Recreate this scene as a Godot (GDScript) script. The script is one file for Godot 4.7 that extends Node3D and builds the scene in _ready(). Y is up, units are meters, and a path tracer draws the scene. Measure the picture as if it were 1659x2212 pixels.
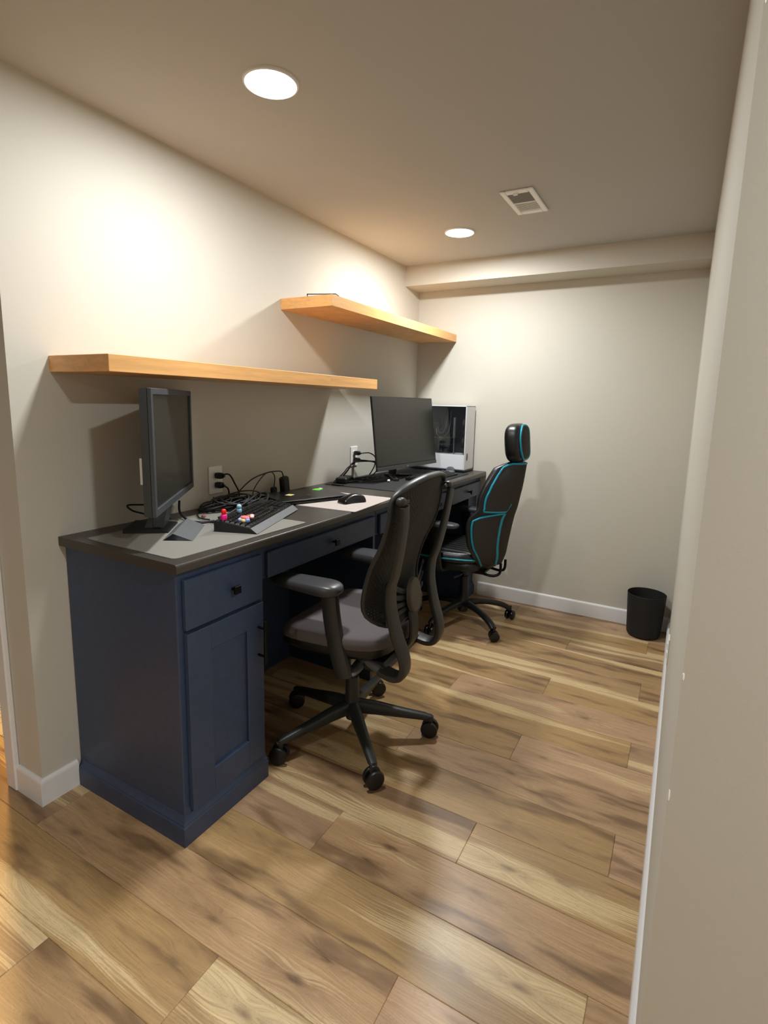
extends Node3D
# A basement office nook: long counter desk on the left wall, two shelves, two office chairs.
# x = 0 left wall, z = 0 near end of the desk, y = 0 floor. Metres.

const W := 1.79        # right wall
const ZF := -2.625     # far wall
const H := 2.27        # ceiling
const CT := 0.90       # counter top
const CD := 0.564      # counter depth

# ------------------------------------------------------------------ mesh collector
class MB:
	var v := PackedVector3Array()
	var n := PackedVector3Array()
	var u := PackedVector2Array()

	# t: triangles of one closed shape; wound outward by its signed volume
	func add(t: PackedVector3Array, uv := PackedVector2Array(), crease := 0.72) -> void:
		var m: int = t.size() / 3
		var vol := 0.0
		var mid := Vector3.ZERO
		for p in t:
			mid += p
		mid /= maxf(1.0, t.size())
		for i in m:
			vol += (t[3 * i] - mid).dot((t[3 * i + 1] - mid).cross(t[3 * i + 2] - mid))
		var flip := vol < 0.0
		var fn := PackedVector3Array()
		var un := PackedVector3Array()
		var at := {}
		for i in m:
			var nn: Vector3 = (t[3 * i + 1] - t[3 * i]).cross(t[3 * i + 2] - t[3 * i])
			if flip:
				nn = -nn
			fn.append(nn)
			un.append(nn.normalized())
			for k in 3:
				var key := Vector3i((t[3 * i + k] * 20000.0).round())
				if not at.has(key):
					at[key] = []
				at[key].append(i)
		for i in m:
			for kk in 3:
				var k: int = kk
				if not flip:
					k = (3 - kk) % 3
				var p: Vector3 = t[3 * i + k]
				var s := Vector3.ZERO
				for j in at[Vector3i((p * 20000.0).round())]:
					if un[j].dot(un[i]) > crease:
						s += fn[j]
				v.append(p)
				n.append(s.normalized() if s.length() > 1e-12 else Vector3.UP)
				u.append(uv[3 * i + k] if uv.size() else Vector2.ZERO)

	func mesh() -> ArrayMesh:
		var a := []
		a.resize(Mesh.ARRAY_MAX)
		a[Mesh.ARRAY_VERTEX] = v
		a[Mesh.ARRAY_NORMAL] = n
		a[Mesh.ARRAY_TEX_UV] = u
		var me := ArrayMesh.new()
		me.add_surface_from_arrays(Mesh.PRIMITIVE_TRIANGLES, a)
		return me

var M := {}
var counts := {}

# ------------------------------------------------------------------ shapes
func quad(t: PackedVector3Array, a: Vector3, b: Vector3, c: Vector3, d: Vector3) -> void:
	t.append_array([a, b, c, a, c, d])

func box(mb: MB, c: Vector3, s: Vector3, bev := 0.0, bs := Basis()) -> void:
	var h := s / 2.0
	bev = minf(bev, 0.49 * minf(s.x, minf(s.y, s.z)))
	var t := PackedVector3Array()
	var P := func(g: Vector3, ax: int) -> Vector3:
		var p := Vector3(g.x * (h.x - bev), g.y * (h.y - bev), g.z * (h.z - bev))
		p[ax] = g[ax] * h[ax]
		return p
	var face := func(pts: Array) -> void:
		var cen := Vector3.ZERO
		for p in pts:
			cen += p
		var nn: Vector3 = (pts[1] - pts[0]).cross(pts[2] - pts[0])
		if nn.dot(cen) < 0:
			pts.reverse()
		for i in range(1, pts.size() - 1):
			t.append(c + bs * pts[0]); t.append(c + bs * pts[i]); t.append(c + bs * pts[i + 1])
	for ax in 3:
		var b := (ax + 1) % 3
		var d := (ax + 2) % 3
		for sg in [-1.0, 1.0]:
			var ps := []
			for q in [[-1.0, -1.0], [1.0, -1.0], [1.0, 1.0], [-1.0, 1.0]]:
				var g := Vector3.ZERO
				g[ax] = sg; g[b] = q[0]; g[d] = q[1]
				ps.append(P.call(g, ax))
			face.call(ps)
		if bev > 0.0:
			for q in [[-1.0, -1.0], [1.0, -1.0], [1.0, 1.0], [-1.0, 1.0]]:
				var g0 := Vector3.ZERO
				g0[ax] = -1.0; g0[b] = q[0]; g0[d] = q[1]
				var g1 := g0
				g1[ax] = 1.0
				face.call([P.call(g0, b), P.call(g1, b), P.call(g1, d), P.call(g0, d)])
	if bev > 0.0:
		for sx in [-1.0, 1.0]:
			for sy in [-1.0, 1.0]:
				for sz in [-1.0, 1.0]:
					var g := Vector3(sx, sy, sz)
					face.call([P.call(g, 0), P.call(g, 1), P.call(g, 2)])
	mb.add(t)

func bmin(mb: MB, a: Vector3, b: Vector3, bev := 0.0) -> void:
	box(mb, (a + b) / 2.0, (b - a).abs(), bev)

func smooth(pts: Array, n := 6) -> Array:
	var o := []
	for i in pts.size() - 1:
		var p0: Vector3 = pts[maxi(i - 1, 0)]
		var p1: Vector3 = pts[i]
		var p2: Vector3 = pts[i + 1]
		var p3: Vector3 = pts[mini(i + 2, pts.size() - 1)]
		for k in n:
			var f := float(k) / n
			o.append(p1.cubic_interpolate(p2, p0, p3, f))
	o.append(pts[-1])
	return o

func loft(mb: MB, rings: Array, cap := true, crease := 0.72, uvs := false) -> void:
	var t := PackedVector3Array()
	var uv := PackedVector2Array()
	for i in rings.size() - 1:
		var a: Array = rings[i]
		var b: Array = rings[i + 1]
		var m := a.size()
		for k in m:
			var l := (k + 1) % m
			quad(t, a[k], a[l], b[l], b[k])
			if uvs:
				var u0 := float(k) / m
				var u1 := float(k + 1) / m
				var v0 := float(i) / (rings.size() - 1)
				var v1 := float(i + 1) / (rings.size() - 1)
				uv.append_array([Vector2(u0, v0), Vector2(u1, v0), Vector2(u1, v1), Vector2(u0, v0), Vector2(u1, v1), Vector2(u0, v1)])
	if cap:
		for e in [0, rings.size() - 1]:
			var r: Array = rings[e]
			var cen := Vector3.ZERO
			for p in r:
				cen += p
			cen /= r.size()
			for k in r.size():
				var l := (k + 1) % r.size()
				if e == 0:
					t.append_array([cen, r[l], r[k]])
				else:
					t.append_array([cen, r[k], r[l]])
				if uvs:
					uv.append_array([Vector2.ZERO, Vector2.ZERO, Vector2.ZERO])
	mb.add(t, uv, crease)

func tube(mb: MB, pts: Array, r, seg := 8, squash := 1.0) -> void:
	var rings := []
	var nrm := Vector3.UP
	for i in pts.size():
		var tg: Vector3 = (pts[mini(i + 1, pts.size() - 1)] - pts[maxi(i - 1, 0)]).normalized()
		if i == 0:
			nrm = tg.cross(Vector3(0.13, 1, 0.21)).normalized()
		nrm = (nrm - tg * nrm.dot(tg)).normalized()
		var bn := tg.cross(nrm)
		var rad: float = r if r is float else r[i]
		var ring := []
		for k in seg:
			var a := TAU * k / seg
			ring.append(pts[i] + (nrm * cos(a) + bn * sin(a) * squash) * rad)
		rings.append(ring)
	loft(mb, rings, true, 0.5)

# closed section swept along pts; section x along side, y along tangent x side
func sweep(mb: MB, pts: Array, sec: Array, side: Vector3, sc = null, crease := 0.72) -> void:
	var rings := []
	for i in pts.size():
		var tg: Vector3 = (pts[mini(i + 1, pts.size() - 1)] - pts[maxi(i - 1, 0)]).normalized()
		var sd := (side - tg * side.dot(tg)).normalized()
		var up := tg.cross(sd)
		var k := Vector2.ONE
		if sc != null:
			k = sc[mini(i, sc.size() - 1)]
		var ring := []
		for q in sec:
			ring.append(pts[i] + sd * q.x * k.x + up * q.y * k.y)
		rings.append(ring)
	loft(mb, rings, true, crease)

func oval(a: float, b: float, n := 12, e := 1.0) -> Array:
	var o := []
	for i in n:
		var c := cos(TAU * i / n)
		var s := sin(TAU * i / n)
		o.append(Vector2(a * signf(c) * pow(absf(c), e), b * signf(s) * pow(absf(s), e)))
	return o

func lathe(mb: MB, prof: Array, seg := 24, xf := Transform3D(), crease := 0.72) -> void:
	var rings := []
	for p in prof:
		var ring := []
		for k in seg:
			var a := TAU * k / seg
			ring.append(xf * Vector3(p.x * cos(a), p.y, p.x * sin(a)))
		rings.append(ring)
	loft(mb, rings, true, crease)

# profile that closes on itself (a cup, a ring)
func ringlathe(mb: MB, prof: Array, seg := 24, xf := Transform3D(), crease := 0.72) -> void:
	var t := PackedVector3Array()
	for i in prof.size():
		var p: Vector2 = prof[i]
		var q: Vector2 = prof[(i + 1) % prof.size()]
		for k in seg:
			var a := TAU * k / seg
			var b := TAU * (k + 1) / seg
			quad(t, xf * Vector3(p.x * cos(a), p.y, p.x * sin(a)), xf * Vector3(p.x * cos(b), p.y, p.x * sin(b)), xf * Vector3(q.x * cos(b), q.y, q.x * sin(b)), xf * Vector3(q.x * cos(a), q.y, q.x * sin(a)))
	mb.add(t, PackedVector2Array(), crease)

func prism(mb: MB, poly: Array, depth: float, xf: Transform3D, crease := 0.72) -> void:
	var pv := PackedVector2Array(poly)
	var ix := Geometry2D.triangulate_polygon(pv)
	var t := PackedVector3Array()
	var cw := Geometry2D.is_polygon_clockwise(pv)
	for i in range(0, ix.size(), 3):
		var a := pv[ix[i]]
		var b := pv[ix[i + 1]]
		var c := pv[ix[i + 2]]
		if (b - a).cross(c - a) < 0:
			var s := b
			b = c
			c = s
		t.append_array([xf * Vector3(a.x, a.y, depth / 2), xf * Vector3(b.x, b.y, depth / 2), xf * Vector3(c.x, c.y, depth / 2)])
		t.append_array([xf * Vector3(a.x, a.y, -depth / 2), xf * Vector3(c.x, c.y, -depth / 2), xf * Vector3(b.x, b.y, -depth / 2)])
	for i in pv.size():
		var a := pv[i]
		var b := pv[(i + 1) % pv.size()]
		if cw:
			var s := a
			a = b
			b = s
		quad(t, xf * Vector3(a.x, a.y, -depth / 2), xf * Vector3(b.x, b.y, -depth / 2), xf * Vector3(b.x, b.y, depth / 2), xf * Vector3(a.x, a.y, depth / 2))
	mb.add(t, PackedVector2Array(), crease)

# surface f(u, v) given thickness th behind it
func sheet(mb: MB, f: Callable, nu: int, nv: int, th: float, us := 1.0, vs := 1.0) -> void:
	var g := []
	for i in nu + 1:
		var row := []
		for j in nv + 1:
			row.append(f.call(float(i) / nu, float(j) / nv))
		g.append(row)
	var b := []
	for i in nu + 1:
		var row := []
		for j in nv + 1:
			var du: Vector3 = g[mini(i + 1, nu)][j] - g[maxi(i - 1, 0)][j]
			var dv: Vector3 = g[i][mini(j + 1, nv)] - g[i][maxi(j - 1, 0)]
			row.append(g[i][j] - du.cross(dv).normalized() * th)
		b.append(row)
	var t := PackedVector3Array()
	var uv := PackedVector2Array()
	var put := func(p, q, r, s, i, j, i2, j2) -> void:
		quad(t, p, q, r, s)
		var a := Vector2(us * i / nu, vs * j / nv)
		var c := Vector2(us * i2 / nu, vs * j2 / nv)
		uv.append_array([a, Vector2(c.x, a.y), c, a, c, Vector2(a.x, c.y)])
	for i in nu:
		for j in nv:
			put.call(g[i][j], g[i + 1][j], g[i + 1][j + 1], g[i][j + 1], i, j, i + 1, j + 1)
			quad(t, b[i][j], b[i][j + 1], b[i + 1][j + 1], b[i + 1][j])
			var a := Vector2(us * i / nu, vs * j / nv)
			var c := Vector2(us * (i + 1) / nu, vs * (j + 1) / nv)
			uv.append_array([a, Vector2(a.x, c.y), c, a, c, Vector2(c.x, a.y)])
	for i in nu:
		quad(t, g[i][0], b[i][0], b[i + 1][0], g[i + 1][0])
		quad(t, g[i][nv], g[i + 1][nv], b[i + 1][nv], b[i][nv])
		for k in 12:
			uv.append(Vector2.ZERO)
	for j in nv:
		quad(t, g[0][j], g[0][j + 1], b[0][j + 1], b[0][j])
		quad(t, g[nu][j], b[nu][j], b[nu][j + 1], g[nu][j + 1])
		for k in 12:
			uv.append(Vector2.ZERO)
	mb.add(t, uv, 0.5)

func pill(mb: MB, c: Vector3, h: Vector3, e1 := 0.4, e2 := 0.4, bs := Basis(), nu := 24, nv := 12) -> void:
	var rings := []
	for j in range(0, nv + 1):
		var ph := -PI / 2 + PI * (0.004 + 0.992 * float(j) / nv)
		var cy := pow(absf(cos(ph)), e1)
		var sy := signf(sin(ph)) * pow(absf(sin(ph)), e1)
		var ring := []
		for k in nu:
			var a := TAU * k / nu
			var ca := signf(cos(a)) * pow(absf(cos(a)), e2)
			var sa := signf(sin(a)) * pow(absf(sin(a)), e2)
			ring.append(c + bs * Vector3(h.x * cy * ca, h.y * sy, h.z * cy * sa))
		rings.append(ring)
	loft(mb, rings, true, 0.3)

# ------------------------------------------------------------------ nodes
func numbered(called: String) -> String:
	var k: int = counts.get(called, 0)
	counts[called] = k + 1
	return called if k == 0 else "%s_%03d" % [called, k]

func obj(called: String, mb: MB, m: Material, parent: Node = self) -> MeshInstance3D:
	var o := MeshInstance3D.new()
	o.mesh = mb.mesh()
	o.material_override = m
	o.name = numbered(called) if parent == self else called
	parent.add_child(o, true)
	return o

func inst(called: String, mesh: Mesh, m: Material, parent: Node, at := Vector3.ZERO, bs := Basis()) -> MeshInstance3D:
	var o := MeshInstance3D.new()
	o.mesh = mesh
	o.material_override = m
	o.name = called
	o.transform = Transform3D(bs, at)
	parent.add_child(o, true)
	return o

func thing(called: String, label: String, category: String, at := Vector3.ZERO, turn := 0.0, group := "") -> Node3D:
	var o := Node3D.new()
	o.name = numbered(called)
	add_child(o)
	o.position = at
	o.rotation.y = turn
	return tag(o, label, category, group)

func tag(o: Node3D, label: String, category: String, group := "") -> Node3D:
	o.set_meta("label", label)
	o.set_meta("category", category)
	if group:
		o.set_meta("group", group)
	return o

func struct(called: String, mb: MB, m: Material) -> MeshInstance3D:
	var o := obj(called, mb, m)
	o.set_meta("kind", "structure")
	return o

# ------------------------------------------------------------------ materials
func rgb(r: float, g: float, b: float) -> Color:
	return Color(r / 255.0, g / 255.0, b / 255.0)

func mat(called: String, col: Color, rough := 0.6, metal := 0.0) -> StandardMaterial3D:
	var m := StandardMaterial3D.new()
	m.resource_name = called
	m.albedo_color = col
	m.roughness = rough
	m.metallic = metal
	M[called] = m
	return m

func noise(seed_: int, freq: float, oct := 3) -> FastNoiseLite:
	var n := FastNoiseLite.new()
	n.seed = seed_
	n.frequency = freq
	n.noise_type = FastNoiseLite.TYPE_SIMPLEX_SMOOTH
	n.fractal_octaves = oct
	return n

# grey image centred on lo..hi, used to break up a flat colour
func mottled(seed_: int, freq: float, lo: float, hi: float, size := 256, oct := 3) -> ImageTexture:
	var im := noise(seed_, freq, oct).get_seamless_image(size, size)
	im.convert(Image.FORMAT_RGBA8)
	var d := im.get_data()
	for i in range(0, d.size(), 4):
		var x := clampf(lerpf(lo, hi, d[i] / 255.0), 0.0, 1.0)
		var b := int(255.0 * x)
		d[i] = b; d[i + 1] = b; d[i + 2] = b; d[i + 3] = 255
	return ImageTexture.create_from_image(Image.create_from_data(size, size, false, Image.FORMAT_RGBA8, d))

func grainy(m: StandardMaterial3D, tex: Texture2D, scale: Vector3) -> void:
	m.albedo_texture = tex
	m.uv1_triplanar = true
	m.uv1_world_triplanar = true
	m.uv1_scale = scale

func relief(m: StandardMaterial3D, tex: Texture2D, scale: Vector3, cm: float) -> void:
	m.heightmap_enabled = true
	m.heightmap_texture = tex
	m.heightmap_scale = cm
	m.uv1_triplanar = true
	m.uv1_world_triplanar = true
	m.uv1_scale = scale

# one floor board, 1.215 x 0.1836 m: oak-like heartwood with pale sapwood bands, dark pores and knots
func plank_image(seed_: int) -> ImageTexture:
	var rng := RandomNumberGenerator.new()
	rng.seed = 77 + seed_ * 13
	var w := 1024
	var h := 144
	var broad := noise(seed_ * 7 + 1, 1.0, 2)
	var fine := noise(seed_ * 7 + 2, 1.0, 2)
	var warp := noise(seed_ * 7 + 3, 1.0, 2)
	var blot := noise(seed_ * 7 + 4, 1.0, 3)
	var knots := []
	for i in rng.randi_range(2, 4):
		knots.append([rng.randf_range(0.08, 1.14), rng.randf_range(0.045, 0.14), rng.randf_range(0.4, 1.0)])
	var base := Vector3(0.672, 0.542, 0.388) * rng.randf_range(0.94, 1.06)
	base.z *= rng.randf_range(0.93, 1.07)
	var light := Vector3(0.83, 0.725, 0.545)
	var dark := Vector3(0.360, 0.265, 0.180)
	var sap_side := rng.randf_range(-1.0, 1.0)
	var d := PackedByteArray()
	d.resize(w * h * 4)
	for y in h:
		var v := 0.1836 * y / h
		var cross := (v / 0.1836 - 0.5) * 2.0
		for x in w:
			var uu := 1.215 * x / w
			var vv := v + 0.011 * warp.get_noise_2d(uu * 2.2, v * 9.0)
			var kd := 0.0
			for k in knots:
				var du: float = uu - k[0]
				var dv: float = v - k[1]
				var g := exp(-(du * du / 0.006 + dv * dv / 0.00045))
				vv += dv * g * 1.6
				kd = maxf(kd, k[2] * (0.60 * exp(-(du * du / 0.009 + dv * dv / 0.00022)) * (0.75 + 0.8 * blot.get_noise_2d(uu * 16.0, v * 60.0)) + 0.5 * exp(-(du * du / 0.0004 + dv * dv / 0.00007))))
			var b := broad.get_noise_2d(uu * 0.40 + seed_ * 3.1, vv * 6.5) * 0.85 + 0.42 * cross * sap_side
			var f := fine.get_noise_2d(uu * 2.6, vv * 230.0)
			var p := fine.get_noise_2d(uu * 14.0 + 50.0, vv * 620.0)
			var s := smoothstep(0.27, 0.46, b + 0.10 * f)
			var dk := smoothstep(0.12, 0.66, -0.8 * b + 0.55 * blot.get_noise_2d(uu * 3.2, vv * 17.0) + 0.18 * f)
			var col := base.lerp(light, s * 0.90).lerp(dark, dk * 0.62)
			col = col.lerp(dark, clampf(kd * (0.75 + 0.5 * f), 0.0, 0.85))
			col *= 1.0 + 0.11 * f
			if p > 0.30:
				col = col.lerp(dark, minf(0.16, (p - 0.30) * 0.7))
			var i := (y * w + x) * 4
			d[i] = int(clampf(col.x, 0, 1) * 255.0)
			d[i + 1] = int(clampf(col.y, 0, 1) * 255.0)
			d[i + 2] = int(clampf(col.z, 0, 1) * 255.0)
			d[i + 3] = 255
	return ImageTexture.create_from_image(Image.create_from_data(w, h, false, Image.FORMAT_RGBA8, d))

# straight fine-grained maple, grain along u
func maple_image() -> ImageTexture:
	var w := 512
	var h := 256
	var a := noise(501, 1.0, 3)
	var b := noise(502, 1.0, 2)
	var d := PackedByteArray()
	d.resize(w * h * 4)
	for y in h:
		for x in w:
			var fx := float(x) / w
			var fy := float(y) / h
			var g := a.get_noise_2d(fx * 2.5, fy * 9.0) * 0.5 + b.get_noise_2d(fx * 9.0, fy * 110.0) * 0.35
			var col := Vector3(0.86, 0.645, 0.40) * (1.0 + 0.16 * g)
			var i := (y * w + x) * 4
			d[i] = int(clampf(col.x, 0, 1) * 255.0)
			d[i + 1] = int(clampf(col.y, 0, 1) * 255.0)
			d[i + 2] = int(clampf(col.z, 0, 1) * 255.0)
			d[i + 3] = 255
	return ImageTexture.create_from_image(Image.create_from_data(w, h, false, Image.FORMAT_RGBA8, d))

# woven back of the mesh chair: small holes in staggered rows
func mesh_image() -> ImageTexture:
	var n := 64
	var im := Image.create_empty(n, n, false, Image.FORMAT_RGBA8)
	for y in n:
		for x in n:
			var hole := false
			for c in [[16, 16], [48, 48]]:
				var dx := float(x - c[0]) / 7.2
				var dy := float(y - c[1]) / 9.2
				if dx * dx + dy * dy < 1.0:
					hole = true
			im.set_pixel(x, y, Color(0.17, 0.17, 0.155, 0.0 if hole else 1.0))
	return ImageTexture.create_from_image(im)

# printed cloth: dark branching lines on cream
func branch_image() -> ImageTexture:
	var n := 256
	var im := Image.create_empty(n, n, false, Image.FORMAT_RGBA8)
	im.fill(Color(0.86, 0.83, 0.74))
	var rng := RandomNumberGenerator.new()
	rng.seed = 5
	for s in 46:
		var p := Vector2(rng.randf() * n, rng.randf() * n)
		var dir := Vector2.from_angle(rng.randf() * TAU)
		for k in 34:
			dir = dir.rotated(rng.randf_range(-0.16, 0.16))
			p += dir
			for q in [Vector2(0, 0), Vector2(1, 0), Vector2(0, 1)]:
				im.set_pixel(posmod(int(p.x + q.x), n), posmod(int(p.y + q.y), n), Color(0.22, 0.24, 0.20))
	return ImageTexture.create_from_image(im)

func materials() -> void:
	var peel := mottled(11, 0.09, 0.0, 1.0, 256, 3)
	var m := mat("wall_paint", Color(0.775, 0.750, 0.697), 0.75)
	relief(m, peel, Vector3(6, 6, 6), 0.006)
	m = mat("ceiling_paint", Color(0.715, 0.708, 0.690), 0.9)
	relief(m, peel, Vector3(5, 5, 5), 0.012)
	mat("trim_white", Color(0.88, 0.87, 0.86), 0.42)
	mat("subfloor", Color(0.16, 0.11, 0.07), 0.9)
	m = mat("navy_paint", Color(0.200, 0.252, 0.348), 0.42)
	grainy(m, mottled(21, 0.03, 0.92, 1.06), Vector3(3, 3, 3))
	m = mat("counter", Color(0.262, 0.242, 0.218), 0.36)
	grainy(m, mottled(23, 0.22, 0.74, 1.18), Vector3(3.5, 3.5, 3.5))
	m = mat("maple", Color.WHITE, 0.42)
	grainy(m, maple_image(), Vector3(5, 5, 0.9))
	mat("black_metal", Color(0.055, 0.052, 0.050), 0.38, 0.6)
	mat("black_plastic", Color(0.070, 0.070, 0.072), 0.45)
	m = mat("gloss_black", Color(0.035, 0.035, 0.038), 0.28)
	m = mat("grey_plastic", Color(0.195, 0.200, 0.205), 0.42)
	mat("slate_plastic", Color(0.245, 0.255, 0.275), 0.40)
	mat("wedge_grey", Color(0.37, 0.375, 0.38), 0.5)
	mat("screen", Color(0.150, 0.145, 0.130), 0.30)
	mat("cable", Color(0.045, 0.044, 0.046), 0.5)
	mat("rubber", Color(0.05, 0.05, 0.052), 0.8)
	m = mat("mat_grey", Color(0.50, 0.485, 0.450), 0.9)
	grainy(m, mottled(29, 0.30, 0.90, 1.06), Vector3(6, 6, 6))
	m = mat("mat_pink", Color(0.735, 0.682, 0.650), 0.9)
	grainy(m, mottled(30, 0.04, 0.965, 1.0), Vector3(5, 5, 5))
	m = mat("mat_black", Color(0.105, 0.105, 0.108), 0.85)
	mat("white_plastic", Color(0.93, 0.92, 0.90), 0.4)
	mat("case_white", Color(0.86, 0.86, 0.87), 0.4)
	mat("case_blue", Color(0.05, 0.09, 0.16), 0.4)
	mat("slot", Color(0.10, 0.09, 0.08), 0.7)
	# chairs
	mat("chair_frame", Color(0.172, 0.178, 0.172), 0.42)
	mat("chair_pad", Color(0.23, 0.23, 0.235), 0.36)
	m = mat("seat_cloth", Color(0.375, 0.345, 0.345), 0.95)
	grainy(m, mottled(41, 0.28, 0.86, 1.08), Vector3(9, 9, 9))
	mat("disc", Color(0.31, 0.29, 0.245), 0.6)
	m = mat("mesh_cloth", Color.WHITE, 0.8)
	m.albedo_texture = mesh_image()
	m.transparency = BaseMaterial3D.TRANSPARENCY_ALPHA_SCISSOR
	m.alpha_scissor_threshold = 0.5
	m.uv1_scale = Vector3(1, 1, 1)
	mat("silver", Color(0.50, 0.50, 0.49), 0.35, 0.5)
	m = mat("leather", Color(0.060, 0.060, 0.066), 0.34)
	relief(m, mottled(43, 0.12, 0.0, 1.0), Vector3(12, 12, 12), 0.03)
	m = mat("back_cloth", Color(0.195, 0.178, 0.160), 0.92)
	grainy(m, mottled(44, 0.3, 0.88, 1.08), Vector3(10, 10, 10))
	mat("teal", Color(0.05, 0.53, 0.62), 0.45)
	# lights
	m = mat("light_glow", Color(0.95, 0.96, 1.0), 0.5)
	m.emission_enabled = true
	m.emission = Color(0.93, 0.96, 1.0)
	m.emission_energy_multiplier = 5.0
	m = mat("glass_dark", Color(0.10, 0.15, 0.19, 0.12), 0.04)
	m.transparency = BaseMaterial3D.TRANSPARENCY_ALPHA
	mat("board", Color(0.055, 0.062, 0.070), 0.6)
	mat("steel", Color(0.55, 0.56, 0.56), 0.35, 0.7)
	mat("brass", Color(0.42, 0.33, 0.20), 0.45, 0.4)
	mat("bin_black", Color(0.085, 0.082, 0.075), 0.72)
	mat("vent_white", Color(0.93, 0.93, 0.92), 0.5)
	mat("vent_dark", Color(0.52, 0.52, 0.51), 0.8)
	m = mat("branch_floor", Color.WHITE, 0.5)
	grainy(m, branch_image(), Vector3(5, 5, 5))

# ------------------------------------------------------------------ camera, lights
func rig() -> void:
	var cam := Camera3D.new()
	cam.name = "camera"
	add_child(cam)
	cam.position = Vector3(1.7594, 1.3588, 0.9609)
	cam.rotation_order = EULER_ORDER_YXZ
	cam.rotation = Vector3(-0.1595, 0.5049, 0.025)
	var f := 1152.2854
	cam.projection = Camera3D.PROJECTION_FRUSTUM
	cam.near = 0.05
	cam.far = 60.0
	cam.size = 2.0 * 0.05 * 1106.0 / f
	cam.frustum_offset = Vector2(-7.55 / f, -50.74 / f) * 0.05
	cam.current = true
	var we := WorldEnvironment.new()
	we.name = "environment"
	var e := Environment.new()
	e.background_mode = Environment.BG_COLOR
	e.background_color = Color.BLACK
	e.tonemap_mode = Environment.TONE_MAPPER_LINEAR
	e.tonemap_exposure = 1.15
	e.sdfgi_enabled = true
	e.ssao_enabled = true
	e.ssil_enabled = true
	we.environment = e
	add_child(we)

func ceiling_light(at: Vector3, label: String, energy: float, col: Color) -> void:
	var t := thing("recessed_light", label, "light", at, 0.0, "round recessed ceiling lights")
	var mb := MB.new()
	ringlathe(mb, [Vector2(0.074, -0.001), Vector2(0.075, -0.007), Vector2(0.080, -0.005), Vector2(0.082, 0.0)], 40)
	obj("trim_ring", mb, M.trim_white, t)
	mb = MB.new()
	lathe(mb, [Vector2(0.0, 0.0), Vector2(0.0745, 0.0), Vector2(0.0745, -0.006), Vector2(0.05, -0.007), Vector2(0.0, -0.0075)], 40)
	obj("light_lens", mb, M.light_glow, t)
	var l := AreaLight3D.new()
	l.name = "led_light"
	l.area_size = Vector2(0.125, 0.125)
	l.light_energy = energy
	l.light_color = col
	l.area_range = 12.0
	l.area_attenuation = 2.0
	l.shadow_enabled = true
	t.add_child(l)
	l.position = Vector3(0, -0.011, 0)
	l.rotation.x = -PI / 2

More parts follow.
